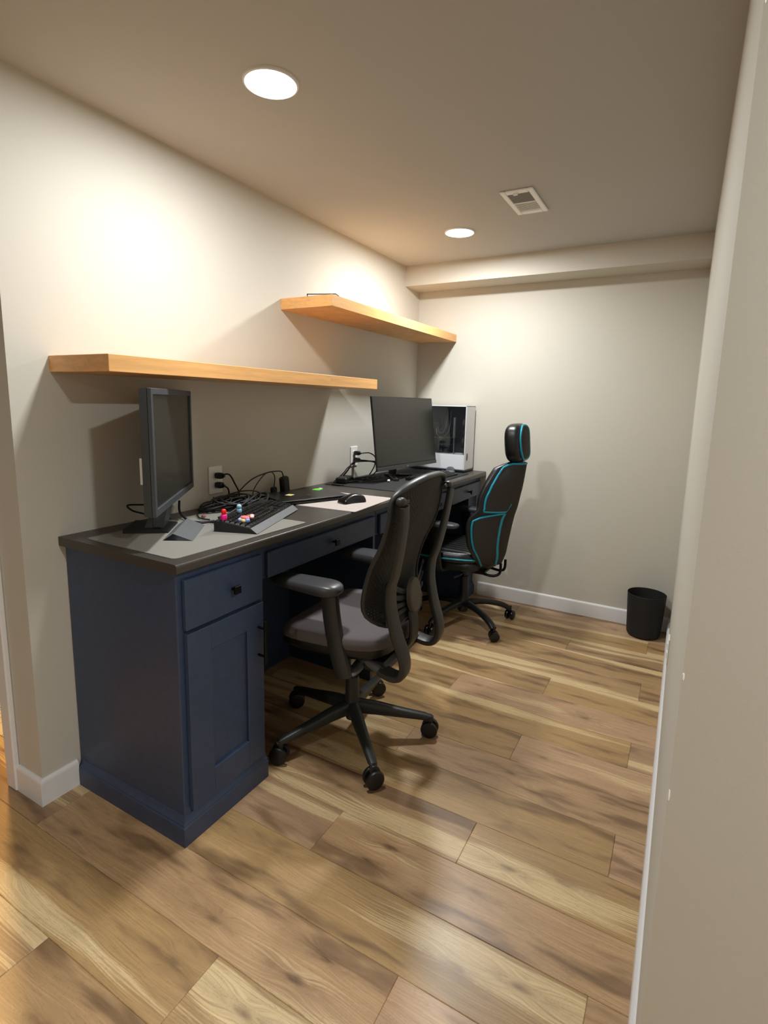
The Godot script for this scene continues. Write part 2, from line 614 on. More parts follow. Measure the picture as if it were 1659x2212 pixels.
# ------------------------------------------------------------------ room
func room() -> void:
	var mb := MB.new()
	# walls, 12 cm thick
	bmin(mb, Vector3(-0.12, 0, ZF - 0.12), Vector3(0, H, 0.107)); struct("wall_left", mb, M.wall_paint)
	mb = MB.new(); bmin(mb, Vector3(-0.12, 0, ZF - 0.12), Vector3(W + 0.12, H, ZF)); struct("wall_far", mb, M.wall_paint)
	mb = MB.new(); bmin(mb, Vector3(W, 0, ZF - 0.12), Vector3(W + 0.12, H, 0.125)); var wr := struct("wall_right", mb, M.wall_paint)
	for q in [[0.79, 0.010], [0.98, 0.006], [1.84, 0.004]]:
		mb = MB.new()
		pill(mb, Vector3(W + 0.0008, q[0], 0.1248), Vector3(0.0016, q[1], 0.0010), 0.7, 0.7, Basis(), 10, 6)
		obj("paint_chip", mb, M.white_plastic, wr)
	mb = MB.new(); bmin(mb, Vector3(W + 0.12, 0, 0.005), Vector3(3.6, H, 0.125)); struct("wall_front_right", mb, M.wall_paint)
	mb = MB.new(); bmin(mb, Vector3(-0.19, 0, -0.013), Vector3(-0.12, H, 0.107))
	bmin(mb, Vector3(-2.4, 0, -0.013), Vector3(-1.02, H, 0.107))
	bmin(mb, Vector3(-1.02, 2.04, -0.013), Vector3(-0.19, H, 0.107)); struct("wall_front_left", mb, M.wall_paint)
	mb = MB.new(); bmin(mb, Vector3(-2.52, 0, -2.745), Vector3(-2.4, H, 3.5)); struct("wall_outer_left", mb, M.wall_paint)
	mb = MB.new(); bmin(mb, Vector3(3.6, 0, 0.005), Vector3(3.72, H, 3.5)); struct("wall_outer_right", mb, M.wall_paint)
	mb = MB.new(); bmin(mb, Vector3(-2.52, 0, 3.5), Vector3(3.72, H, 3.62)); struct("wall_back", mb, M.wall_paint)
	mb = MB.new(); bmin(mb, Vector3(-2.52, 0, -2.745), Vector3(-0.12, H, -2.625)); struct("wall_side_room", mb, M.wall_paint)
	mb = MB.new(); bmin(mb, Vector3(-2.52, H, -2.75), Vector3(3.72, H + 0.12, 3.62)); struct("ceiling", mb, M.ceiling_paint)
	# dropped soffit along the far wall
	mb = MB.new(); bmin(mb, Vector3(0, H - 0.1295, ZF), Vector3(W, H, ZF + 0.2229)); struct("trim_1", mb, M.wall_paint)
	# baseboards
	var prof := [Vector2(0, 0), Vector2(0.013, 0), Vector2(0.013, 0.080), Vector2(0.010, 0.088), Vector2(0.005, 0.0935), Vector2(0, 0.0935)]
	var run := func(called: String, pts: Array) -> void:
		var q := MB.new()
		moulding(q, pts, prof)
		struct(called, q, M.trim_white)
	run.call("baseboard_far", [Vector2(W - 0.0131, ZF), Vector2(0.548, ZF)])
	run.call("baseboard_right", [Vector2(3.6, 0.125), Vector2(W, 0.125), Vector2(W, ZF)])
	run.call("baseboard_left", [Vector2(0, -0.008), Vector2(0, 0.107), Vector2(-0.137, 0.107)])
	# door casing and jamb of the doorway beside the nook
	mb = MB.new()
	box(mb, Vector3(-0.1665, 1.03, 0.116), Vector3(0.059, 2.06, 0.018), 0.004)
	box(mb, Vector3(-1.0435, 1.03, 0.116), Vector3(0.059, 2.06, 0.018), 0.004)
	box(mb, Vector3(-0.605, 2.089, 0.116), Vector3(0.936, 0.058, 0.018), 0.004)
	struct("trim_2", mb, M.trim_white)
	mb = MB.new()
	bmin(mb, Vector3(-0.202, 0, -0.013), Vector3(-0.19, 2.04, 0.107))
	bmin(mb, Vector3(-1.02, 0, -0.013), Vector3(-1.008, 2.04, 0.107))
	bmin(mb, Vector3(-1.008, 2.028, -0.013), Vector3(-0.202, 2.04, 0.107))
	struct("door_1", mb, M.trim_white)

	# printed sheet floor of the room past the doorway
	mb = MB.new(); bmin(mb, Vector3(-2.4, -0.008, ZF), Vector3(-0.12, 0.0, -0.008)); struct("floor_side_room", mb, M.branch_floor)
	floor_boards()

func floor_boards() -> void:
	var fl := Node3D.new()
	fl.name = "floor"
	fl.set_meta("kind", "structure")
	add_child(fl)
	var mb := MB.new()
	bmin(mb, Vector3(-2.52, -0.12, -2.75), Vector3(3.72, -0.008, 3.62))
	obj("subfloor", mb, M.subfloor, fl)
	var mats := []
	for k in 9:
		var m := mat("floor_board_%d" % k, Color.WHITE, 0.36)
		m.albedo_texture = plank_image(k + 1)
		mats.append(m)
	var rng := RandomNumberGenerator.new()
	rng.seed = 31
	var p := 0.1836
	var len := 1.215
	var last := -1
	for k in range(-18, 17):
		var z1 := 0.355 - p * k            # nearer long edge
		var z0 := z1 - p
		var x := 0.88 + 0.405 * posmod(k, 3) - len * 4.0
		while x < 3.62:
			var xa := maxf(x, -2.42)
			var xb := minf(x + len, 3.62)
			# keep boards to the rooms
			var inside := xb > xa + 0.02
			if z1 < 0.0 and xb > W + 0.02:
				xb = minf(xb, W + 0.06)
			if z1 < 0.0 and xa > W:
				inside = false
			var za := maxf(z0, ZF - 0.01)
			if z1 < 0.01 and xa < -0.06:
				xa = -0.06
			if xb < xa + 0.02:
				inside = false
			if za > z1 - 0.01:
				inside = false
			if inside:
				var v := rng.randi_range(0, 8)
				if v == last:
					v = (v + 1) % 9
				last = v
				plank(fl, xa, xb, za, z1, (xa - x) / len, (xb - x) / len, (za - z0) / p, mats[v], rng.randi() % 4)
			x += len

# a board with a small eased edge all round
func plank(fl: Node3D, xa: float, xb: float, za: float, zb: float, ua: float, ub: float, va: float, m: Material, turn: int) -> void:
	var g := 0.0003
	var e := 0.0016
	var mb := MB.new()
	var c := Vector3((xa + xb) / 2, 0, (za + zb) / 2)
	var hx := (xb - xa) / 2 - g
	var hz := (zb - za) / 2 - g
	var y := [-0.008, -0.0012, 0.0]
	var rings := []
	for i in 3:
		var ins := e if i == 2 else 0.0
		rings.append([Vector3(-hx + ins, y[i], -hz + ins), Vector3(-hx + ins, y[i], hz - ins), Vector3(hx - ins, y[i], hz - ins), Vector3(hx - ins, y[i], -hz + ins)])
	var t := PackedVector3Array()
	for i in 2:
		for k in 4:
			var l := (k + 1) % 4
			quad(t, rings[i][k], rings[i][l], rings[i + 1][l], rings[i + 1][k])
	var r: Array = rings[2]
	quad(t, r[0], r[1], r[2], r[3])
	r = rings[0]
	quad(t, r[0], r[3], r[2], r[1])
	var uv := PackedVector2Array()
	for q in t:
		var fu := lerpf(ua, ub, (q.x / hx + 1) / 2)
		var fv := lerpf(va, 1.0, (q.z / hz + 1) / 2)
		if turn & 1:
			fu = 1.0 - fu
		if turn & 2:
			fv = 1.0 - fv
		uv.append(Vector2(clampf(fu, 0.004, 0.996), clampf(fv, 0.01, 0.99)))
	mb.add(t, uv, 0.95)
	var o := obj("plank", mb, m, fl)
	o.position = c

func outlet(at: Vector3, bs: Basis, label: String) -> Node3D:
	var t := thing("wall_outlet", label, "outlet", at)
	t.basis = bs    # local z out of the wall
	var mb := MB.new()
	box(mb, Vector3(0, 0, 0.003), Vector3(0.076, 0.120, 0.006), 0.0025)
	obj("cover_plate", mb, M.white_plastic, t)
	for s in [-1, 1]:
		mb = MB.new()
		prism(mb, [Vector2(-0.017, -0.010), Vector2(-0.011, -0.0145), Vector2(0.011, -0.0145), Vector2(0.017, -0.010), Vector2(0.017, 0.010), Vector2(0.011, 0.0145), Vector2(-0.011, 0.0145), Vector2(-0.017, 0.010)], 0.004, Transform3D(Basis(), Vector3(0, 0.0205 * s, 0.0066)))
		var r := obj("receptacle", mb, M.white_plastic, t)
		mb = MB.new()
		box(mb, Vector3(-0.006, 0.0205 * s + 0.003, 0.0084), Vector3(0.002, 0.008, 0.001))
		box(mb, Vector3(0.006, 0.0205 * s + 0.003, 0.0084), Vector3(0.002, 0.007, 0.001))
		box(mb, Vector3(0, 0.0205 * s - 0.007, 0.0084), Vector3(0.004, 0.004, 0.001))
		obj("slots", mb, M.slot, r)
	mb = MB.new()
	lathe(mb, [Vector2(0, 0.0055), Vector2(0.003, 0.0055), Vector2(0.003, 0.0072), Vector2(0, 0.0076)], 10, Transform3D(Basis(Vector3.RIGHT, PI / 2), Vector3.ZERO))
	obj("screw", mb, M.white_plastic, t)
	return t

func vent() -> void:
	var t := thing("ceiling_vent", "white metal air register with a damper, set in the ceiling", "vent", Vector3(1.025, H, -1.577))
	var mb := MB.new()
	var hx := 0.072
	var hz := 0.149
	var ix := 0.048
	var iz := 0.112
	for s in [-1, 1]:
		box(mb, Vector3(s * (hx + ix) / 2, -0.004, 0), Vector3(hx - ix, 0.008, 2 * hz), 0.003)
		box(mb, Vector3(0, -0.004, s * (hz + iz) / 2), Vector3(2 * ix, 0.008, hz - iz), 0.003)
	obj("frame", mb, M.vent_white, t)
	mb = MB.new()
	box(mb, Vector3(0, -0.0006, 0), Vector3(2 * ix, 0.001, 2 * iz))
	obj("duct_opening", mb, M.vent_dark, t)
	mb = MB.new()
	box(mb, Vector3(0, -0.005, 0), Vector3(2 * ix, 0.006, 0.008), 0.001)
	obj("mullion", mb, M.vent_white, t)
	var sl := MB.new()
	box(sl, Vector3.ZERO, Vector3(2 * ix, 0.0012, 0.0112), 0.0)
	var me := sl.mesh()
	for i in 9:
		inst("slat", me, M.vent_white, t, Vector3(0, -0.005, -0.012 - 0.0115 * i), Basis(Vector3.RIGHT, 0.22))
		inst("slat", me, M.vent_dark, t, Vector3(0, -0.0045, 0.012 + 0.0115 * i), Basis(Vector3.RIGHT, -0.35))
	mb = MB.new()
	box(mb, Vector3(-0.008, -0.011, 0.121), Vector3(0.020, 0.008, 0.014), 0.002)
	obj("damper_lever", mb, M.vent_white, t)

# ------------------------------------------------------------------ desk
func knob(parent: Node, at: Vector3) -> void:
	var mb := MB.new()
	box(mb, at + Vector3(0.009, 0, 0), Vector3(0.018, 0.010, 0.010), 0.002)
	box(mb, at + Vector3(0.022, 0, 0), Vector3(0.010, 0.027, 0.027), 0.002)
	obj("knob", mb, M.black_metal, parent)

func drawer(parent: Node, z0: float, z1: float, y0: float, y1: float, x: float, kz: float) -> void:
	var mb := MB.new()
	bmin(mb, Vector3(x, y0, z0), Vector3(x + 0.018, y1, z1), 0.003)
	var d := obj("drawer", mb, M.navy_paint, parent)
	knob(d, Vector3(x + 0.018, (y0 + y1) / 2, kz))

func moulding(mb: MB, pts: Array, given := []) -> void:
	# base moulding swept round an L-shaped plan, mitred at the corners (pts in x, z; outside on the left hand)
	var prof := [Vector2(0, 0), Vector2(0.016, 0), Vector2(0.016, 0.062), Vector2(0.0125, 0.066), Vector2(0.0125, 0.070), Vector2(0.009, 0.074), Vector2(0.0045, 0.082), Vector2(0.003, 0.090), Vector2(0, 0.092)]
	if given:
		prof = given
	var rings := []
	for i in pts.size():
		var p: Vector2 = pts[i]
		var o := Vector2.ZERO
		var d0: Vector2 = (pts[i] - pts[maxi(i - 1, 0)]).normalized()
		var d1: Vector2 = (pts[mini(i + 1, pts.size() - 1)] - pts[i]).normalized()
		if i == 0:
			d0 = d1
		if i == pts.size() - 1:
			d1 = d0
		var n0 := Vector2(d0.y, -d0.x)
		var n1 := Vector2(d1.y, -d1.x)
		o = (n0 + n1) / (1.0 + n0.dot(n1))
		var ring := []
		for q in prof:
			ring.append(Vector3(p.x + o.x * q.x, q.y, p.y + o.y * q.x))
		rings.append(ring)
	loft(mb, rings, true, 0.8)

func desk() -> void:
	var X := 0.535
	# near pedestal
	var t := thing("desk_cabinet", "navy blue desk cabinet with one drawer and a panelled door, at the open end", "cabinet")
	var mb := MB.new()
	bmin(mb, Vector3(0.002, 0.0, -0.380), Vector3(X, 0.8695, -0.022), 0.003)
	obj("carcass", mb, M.navy_paint, t)
	mb = MB.new()
	moulding(mb, [Vector2(X, -0.380), Vector2(X, -0.022), Vector2(0.015, -0.022)])
	obj("base_moulding", mb, M.navy_paint, t)
	drawer(t, -0.362, -0.040, 0.687, 0.843, X, -0.222)
	# shaker door: frame, recessed panel, bar handle
	mb = MB.new()
	var z0 := -0.362
	var z1 := -0.042
	var y0 := 0.103
	var y1 := 0.677
	bmin(mb, Vector3(X, y0, z0), Vector3(X + 0.019, y1, z0 + 0.078), 0.002)
	bmin(mb, Vector3(X, y0, z1 - 0.088), Vector3(X + 0.019, y1, z1), 0.002)
	bmin(mb, Vector3(X, y1 - 0.080, z0 + 0.0775), Vector3(X + 0.0188, y1, z1 - 0.0875), 0.002)
	bmin(mb, Vector3(X, y0, z0 + 0.0775), Vector3(X + 0.0188, y0 + 0.094, z1 - 0.0875), 0.002)
	var d := obj("door", mb, M.navy_paint, t)
	mb = MB.new()
	bmin(mb, Vector3(X, y0 + 0.09, z0 + 0.07), Vector3(X + 0.008, y1 - 0.07, z1 - 0.08))
	obj("panel", mb, M.navy_paint, d)
	mb = MB.new()
	tube(mb, [Vector3(X + 0.050, 0.468, -0.335), Vector3(X + 0.050, 0.620, -0.335)], 0.0058, 10)
	tube(mb, [Vector3(X + 0.018, 0.494, -0.335), Vector3(X + 0.050, 0.494, -0.335)], 0.0046, 8)
	tube(mb, [Vector3(X + 0.018, 0.594, -0.335), Vector3(X + 0.050, 0.594, -0.335)], 0.0046, 8)
	obj("handle", mb, M.black_metal, d)
	# kneehole drawer unit by the mesh chair
	t = thing("kneehole_drawer", "navy kneehole unit with one wide shallow drawer beside the panelled cabinet", "drawer unit")
	mb = MB.new()
	bmin(mb, Vector3(0.03, 0.742, -1.150), Vector3(X - 0.012, 0.8695, -0.3805))
	obj("frame", mb, M.navy_paint, t)
	drawer(t, -1.136, -0.404, 0.745, 0.838, X - 0.012, -0.794)
	mb = MB.new()
	bmin(mb, Vector3(0.003, 0.0, -1.150), Vector3(0.018, 0.8695, -0.3805))
	obj("back_panel", mb, M.navy_paint, t)
	# second kneehole unit, three drawers wide, with divider
	t = thing("kneehole_drawer", "navy kneehole unit with a row of shallow drawers running to the far wall", "drawer unit")
	mb = MB.new()
	bmin(mb, Vector3(0.03, 0.738, -2.622), Vector3(X - 0.012, 0.8695, -1.168))
	obj("frame", mb, M.navy_paint, t)
	mb = MB.new()
	bmin(mb, Vector3(0.02, 0.0, -1.1675), Vector3(X - 0.014, 0.8695, -1.1505))
	obj("divider", mb, M.navy_paint, t)
	drawer(t, -1.602, -1.185, 0.740, 0.836, X - 0.012, -1.39)
	drawer(t, -2.056, -1.618, 0.740, 0.836, X - 0.012, -1.84)
	drawer(t, -2.590, -2.076, 0.740, 0.836, X - 0.012, -2.360)
	mb = MB.new()
	bmin(mb, Vector3(0.003, 0.0, -2.430), Vector3(0.018, 0.8695, -1.168))
	obj("back_panel", mb, M.navy_paint, t)
	# far support
	t = thing("desk_end_leg", "narrow navy desk support standing against the far wall", "desk support")
	mb = MB.new()
	bmin(mb, Vector3(0.020, 0.0, -2.622), Vector3(X - 0.030, 0.7375, -2.462), 0.002)
	obj("carcass", mb, M.navy_paint, t)
	mb = MB.new()
	moulding(mb, [Vector2(X - 0.030, -2.622), Vector2(X - 0.030, -2.462), Vector2(0.02, -2.462)])
	obj("base_moulding", mb, M.navy_paint, t)
	# counter
	mb = MB.new()
	var sec := []
	for q in [[0.0, 0.0], [CD - 0.004, 0.0], [CD, 0.004], [CD, 0.022], [CD - 0.002, 0.0265], [CD - 0.0065, 0.030], [0.0, 0.030]]:
		sec.append(Vector2(q[0], q[1] - 0.030))
	prism(mb, sec, 2.621, Transform3D(Basis(), Vector3(0.002, CT, -1.3125)), 0.72)
	tag(obj("countertop", mb, M.counter), "long dark grey countertop running the length of the left wall", "countertop")

func shelves() -> void:
	var mb := MB.new()
	bmin(mb, Vector3(0.0, 1.4278, -1.5415), Vector3(0.2985, 1.4780, -0.0144), 0.0012)
	tag(obj("floating_shelf", mb, M.maple), "lower maple floating shelf above the near monitor", "shelf")
	mb = MB.new()
	bmin(mb, Vector3(0.0, 1.7880, ZF + 0.001), Vector3(0.2985, 1.8388, -1.1168), 0.0012)
	tag(obj("floating_shelf", mb, M.maple), "upper maple floating shelf reaching the far wall", "shelf")
	var t := thing("book", "thin dark book lying on the upper shelf", "book", Vector3(0.17, 1.8388, -1.26), 0.35)
	mb = MB.new()
	box(mb, Vector3(0, 0.0085, 0), Vector3(0.136, 0.012, 0.196))
	obj("pages", mb, M.white_plastic, t)
	mb = MB.new()
	box(mb, Vector3(0, 0.0012, 0), Vector3(0.142, 0.0024, 0.204))
	box(mb, Vector3(0, 0.0158, 0), Vector3(0.142, 0.0024, 0.204))
	box(mb, Vector3(-0.0698, 0.0085, 0), Vector3(0.0024, 0.017, 0.204))
	obj("cover", mb, M.gloss_black, t)

# ------------------------------------------------------------------ on the desk
func desk_mat(label: String, poly: Array, th: float, m: Material, r := 0.02) -> void:
	# rounded corners
	var pts := []
	for i in poly.size():
		var p: Vector2 = poly[i]
		var a: Vector2 = (poly[posmod(i - 1, poly.size())] - p).normalized()
		var b: Vector2 = (poly[(i + 1) % poly.size()] - p).normalized()
		for k in 5:
			var f := k / 4.0
			pts.append((p + a * r).lerp(p, f).lerp(p.lerp(p + b * r, f), f))
	var q := []
	for p in pts:
		q.append(Vector2(p.x, -p.y))
	var mb := MB.new()
	prism(mb, q, th, Transform3D(Basis(Vector3.RIGHT, -PI / 2), Vector3(0, CT + th / 2 + 0.0002, 0)))
	tag(obj("desk_mat", mb, m), label, "desk mat")

func monitor_back(t: Node3D) -> void:
	pass

func monitors() -> void:
	# near monitor: turned away down the room. local x = out of the screen, z = across
	var t := thing("monitor", "older dark monitor turned edge-on at the open end of the desk", "monitor", Vector3(0.225, CT + 0.0024, -0.296), 0.675)
	var mb := MB.new()
	var hw := 0.2955
	var y0 := 0.100
	var y1 := 0.482
	var b := 0.019
	# bezel frame
	bmin(mb, Vector3(-0.012, y0, -hw), Vector3(0, y1, -hw + b), 0.0015)
	bmin(mb, Vector3(-0.012, y0, hw - b), Vector3(0, y1, hw), 0.0015)
	bmin(mb, Vector3(-0.012, y1 - b, -hw + b - 0.001), Vector3(-0.0002, y1, hw - b + 0.001), 0.0015)
	bmin(mb, Vector3(-0.012, y0, -hw + b - 0.001), Vector3(-0.0002, y0 + b + 0.004, hw - b + 0.001), 0.0015)
	obj("bezel", mb, M.slate_plastic, t)
	mb = MB.new()
	bmin(mb, Vector3(-0.013, y0 + 0.01, -hw + 0.01), Vector3(-0.006, y1 - 0.01, hw - 0.01))
	obj("screen", mb, M.screen, t)
	mb = MB.new()
	var rings := []
	for q in [[-0.0125, 0.0], [-0.035, 0.004], [-0.046, 0.05], [-0.058, 0.09]]:
		var i: float = q[1]
		rings.append([Vector3(q[0], y0 + i, -hw + i), Vector3(q[0], y1 - i, -hw + i), Vector3(q[0], y1 - i, hw - i), Vector3(q[0], y0 + i, hw - i)])
	loft(mb, rings)
	obj("housing", mb, M.grey_plastic, t)
	mb = MB.new()
	bmin(mb, Vector3(-0.078, 0.010, -0.045), Vector3(-0.050, 0.300, 0.045), 0.004)
	obj("neck", mb, M.grey_plastic, t)
	mb = MB.new()
	prism(mb, [Vector2(-0.075, 0), Vector2(0.070, 0), Vector2(0.070, 0.005), Vector2(0.02, 0.011), Vector2(-0.075, 0.013)], 0.150, Transform3D(Basis(), Vector3(-0.090, 0.0004, 0)))
	obj("base", mb, M.black_plastic, t)
	mb = MB.new()
	prism(mb, [Vector2(-0.105, 0.010), Vector2(-0.045, 0.010), Vector2(-0.018, 0.115), Vector2(-0.055, 0.14)], 0.082, Transform3D(Basis(), Vector3(0, 0, 0)))
	obj("tilt_hinge", mb, M.grey_plastic, t)
	mb = MB.new()
	box(mb, Vector3(-0.0445, 0.235, 0.262), Vector3(0.010, 0.080, 0.004), 0.001, Basis(Vector3.UP, -0.2))
	obj("cable_clip", mb, M.white_plastic, t)
	# wide monitor
	t = thing("monitor", "large thin-bezel black monitor facing the teal-piped chair", "monitor", Vector3(0.300, CT + 0.0034, -1.948), -0.092)
	var sc := Node3D.new()
	var tb := Transform3D(Basis(Vector3(0, 0, 1), 0.125), Vector3(0, 0.069, 0))
	hw = 0.3365
	var hh := 0.424
	mb = MB.new()
	box(mb, tb * Vector3(-0.005, hh / 2, 0), Vector3(0.010, hh, 2 * hw), 0.0015, tb.basis)
	var fr := obj("bezel", mb, M.black_plastic, t)
	mb = MB.new()
	box(mb, tb * Vector3(0.0004, hh / 2 + 0.012, 0), Vector3(0.0012, hh - 0.032, 2 * hw - 0.010), 0.0, tb.basis)
	obj("screen", mb, M.screen, t)
	mb = MB.new()
	box(mb, tb * Vector3(0.0012, 0.0105, 0), Vector3(0.004, 0.021, 2 * hw), 0.001, tb.basis)
	var chin := obj("chin", mb, M.grey_plastic, t)
	mb = MB.new()
	box(mb, tb * Vector3(0.0034, 0.011, 0.02), Vector3(0.0006, 0.006, 0.018), 0.0, tb.basis)
	obj("emblem", mb, M.silver, chin)
	mb = MB.new()
	box(mb, tb * Vector3(-0.026, hh / 2 - 0.02, 0), Vector3(0.034, 0.24, 0.40), 0.012, tb.basis)
	obj("housing", mb, M.black_plastic, t)
	mb = MB.new()
	tube(mb, [Vector3(-0.125, 0.010, 0), Vector3(-0.112, 0.15, 0), Vector3(-0.075, 0.26, 0)], [0.026, 0.022, 0.022], 14)
	obj("neck", mb, M.black_plastic, t)
	mb = MB.new()
	for s in [-1, 1]:
		sweep(mb, [Vector3(-0.14, 0.008, 0.0), Vector3(-0.05, 0.007, s * 0.09), Vector3(0.015, 0.006, s * 0.16)], oval(0.016, 0.006, 10, 0.7), Vector3.UP.cross(Vector3(0.21, 0, s * 0.19)).normalized())
	box(mb, Vector3(-0.13, 0.010, 0), Vector3(0.07, 0.014, 0.07), 0.003)
	obj("base", mb, M.black_plastic, t)
	sc.free()

func key_mesh(w: float) -> ArrayMesh:
	var mb := MB.new()
	var rings := []
	for q in [[0.0, 0.0], [0.0075, 0.0022], [0.0085, 0.0034]]:
		var a: float = w / 2 - 0.0008 - q[1]
		var b: float = 0.0095 - 0.0008 - q[1]
		rings.append([Vector3(-a, q[0], -b), Vector3(-a, q[0], b), Vector3(a, q[0], b), Vector3(a, q[0], -b)])
	loft(mb, rings)
	return mb.mesh()

# local x: along the long side, z: towards the typist; returns the keyboard
func keyboard(label: String, at: Vector3, turn: float, slope: float, wedge: bool) -> Node3D:
	var t := thing("keyboard", label, "keyboard", at, turn)
	var L := 0.440
	var mb := MB.new()
	var sec: Array
	if wedge:
		sec = [Vector2(-0.078, 0), Vector2(0.078, 0), Vector2(0.055, 0.017), Vector2(0.052, 0.0185), Vector2(-0.076, 0.0185 + 0.128 * slope), Vector2(-0.078, 0.016 + 0.128 * slope)]
	else:
		sec = [Vector2(-0.070, 0), Vector2(0.070, 0), Vector2(0.071, 0.008), Vector2(0.068, 0.011), Vector2(-0.068, 0.011 + 0.136 * slope), Vector2(-0.070, 0.009 + 0.136 * slope)]
	# prism extrudes along its z: turn so that section x -> z, extrusion -> x
	prism(mb, sec, L, Transform3D(Basis(Vector3(0, 0, 1), Vector3.UP, Vector3(1, 0, 0)), Vector3(0, 0.0002, 0)))
	obj("body", mb, M.black_plastic, t)
	if wedge:
		mb = MB.new()
		prism(mb, [Vector2(0.0545, 0.0178), Vector2(0.0775, 0.0008), Vector2(0.0795, 0.0012), Vector2(0.0560, 0.0190)], L + 0.002, Transform3D(Basis(Vector3(0, 0, 1), Vector3.UP, Vector3(1, 0, 0)), Vector3(0, 0.0006, 0)))
		obj("front_bevel", mb, M.wedge_grey, t)
	var rows := [
		[1, -1, 1, 1, 1, 1, -0.5, 1, 1, 1, 1, -0.5, 1, 1, 1, 1, -0.25, 1, 1, 1],
		[1, 1, 1, 1, 1, 1, 1, 1, 1, 1, 1, 1, 1, 2, -0.25, 1, 1, 1, -0.25, 1, 1, 1, 1],
		[1.5, 1, 1, 1, 1, 1, 1, 1, 1, 1, 1, 1, 1, 1.5, -0.25, 1, 1, 1, -0.25, 1, 1, 1, 1],
		[1.75, 1, 1, 1, 1, 1, 1, 1, 1, 1, 1, 1, 2.25, -3.5, 1, 1, 1, 1],
		[2.25, 1, 1, 1, 1, 1, 1, 1, 1, 1, 1, 2.75, -1.25, 1, -1.25, 1, 1, 1, 1],
		[1.25, 1.25, 1.25, 6.25, 1.25, 1.25, 1.25, 1.25, -0.25, 1, 1, 1, -0.25, 2, 1, 1]]
	var cache := {}
	var front := 0.046 if wedge else 0.052
	for r in 6:
		var u := 0.0
		for w in rows[r]:
			if w < 0:
				u -= w
				continue
			if not cache.has(w):
				cache[w] = key_mesh(0.019 * w)
			var x: float = -0.2135 + 0.019 * (u + w / 2.0)
			var z: float = front - 0.019 * (5 - r)
			var top: float = (0.0185 + (0.052 - z) * slope) if wedge else (0.011 + (0.068 - z) * slope)
			var o := inst("key", cache[w], M.gloss_black, t, Vector3(x, top - 0.0005, z - 0.004), Basis(Vector3.RIGHT, slope))
			u += w
	return t

func figurine(called: String, label: String, at: Vector3, blobs: Array) -> void:
	var t := thing(called, label, "novelty keycap", at, 0.0, "toy keycaps on the near keyboard")
	for q in blobs:
		var mb := MB.new()
		pill(mb, q[1], q[2], q[4] if q.size() > 4 else 0.8, 0.8, Basis(), 14, 8)
		var k := "toy_%d_%d_%d" % [int(q[3].r * 99), int(q[3].g * 99), int(q[3].b * 99)]
		if not M.has(k):
			mat(k, q[3], 0.35)
		obj(q[0], mb, M[k], t)

func mouse(label: String, at: Vector3, turn: float, m: Material) -> void:
	var t := thing("computer_mouse", label, "mouse", at, turn)
	# local x along its length, nose at -x
	var rings := []
	for i in 15:
		var f := i / 14.0
		var x := -0.062 + 0.124 * f
		var hgt := 0.016 + 0.024 * pow(sin(PI * clampf(f * 0.80 + 0.16, 0, 1)), 1.2)
		var wid := 0.030 + 0.004 * cos(TAU * f)
		if i == 0 or i == 14:
			hgt *= 0.72
			wid *= 0.78
		var ring := []
		for k in 16:
			var a := TAU * k / 16
			var yy := sin(a)
			var yv := (hgt * pow(maxf(yy, 0), 0.8)) if yy > 0 else 0.0
			ring.append(Vector3(x, 0.001 + yv, wid * signf(cos(a)) * pow(absf(cos(a)), 0.6)))
		rings.append(ring)
	var mb := MB.new()
	loft(mb, rings, true, 0.3)
	obj("shell", mb, m, t)
	mb = MB.new()
	lathe(mb, [Vector2(0, -0.004), Vector2(0.009, -0.004), Vector2(0.009, 0.004), Vector2(0, 0.004)], 14, Transform3D(Basis(Vector3.RIGHT, PI / 2), Vector3(-0.038, 0.026, 0)))
	obj("scroll_wheel", mb, M.rubber, t)

func cable(label: String, pts: Array, r: float, group := "") -> Node3D:
	var t := thing("cable", label, "cable", Vector3.ZERO, 0.0, group)
	var mb := MB.new()
	tube(mb, smooth(pts, 7), r, 7)
	obj("cord", mb, M.cable, t)
	return t

func plug(t: Node3D, at: Vector3, out := Vector3.RIGHT) -> void:
	var mb := MB.new()
	pill(mb, at + out * 0.016, Vector3(0.020, 0.013, 0.014), 0.5, 0.5, Basis(), 14, 8)
	tube(mb, [at + out * 0.030, at + out * 0.048], [0.0075, 0.0045], 8)
	obj("plug", mb, M.cable, t)

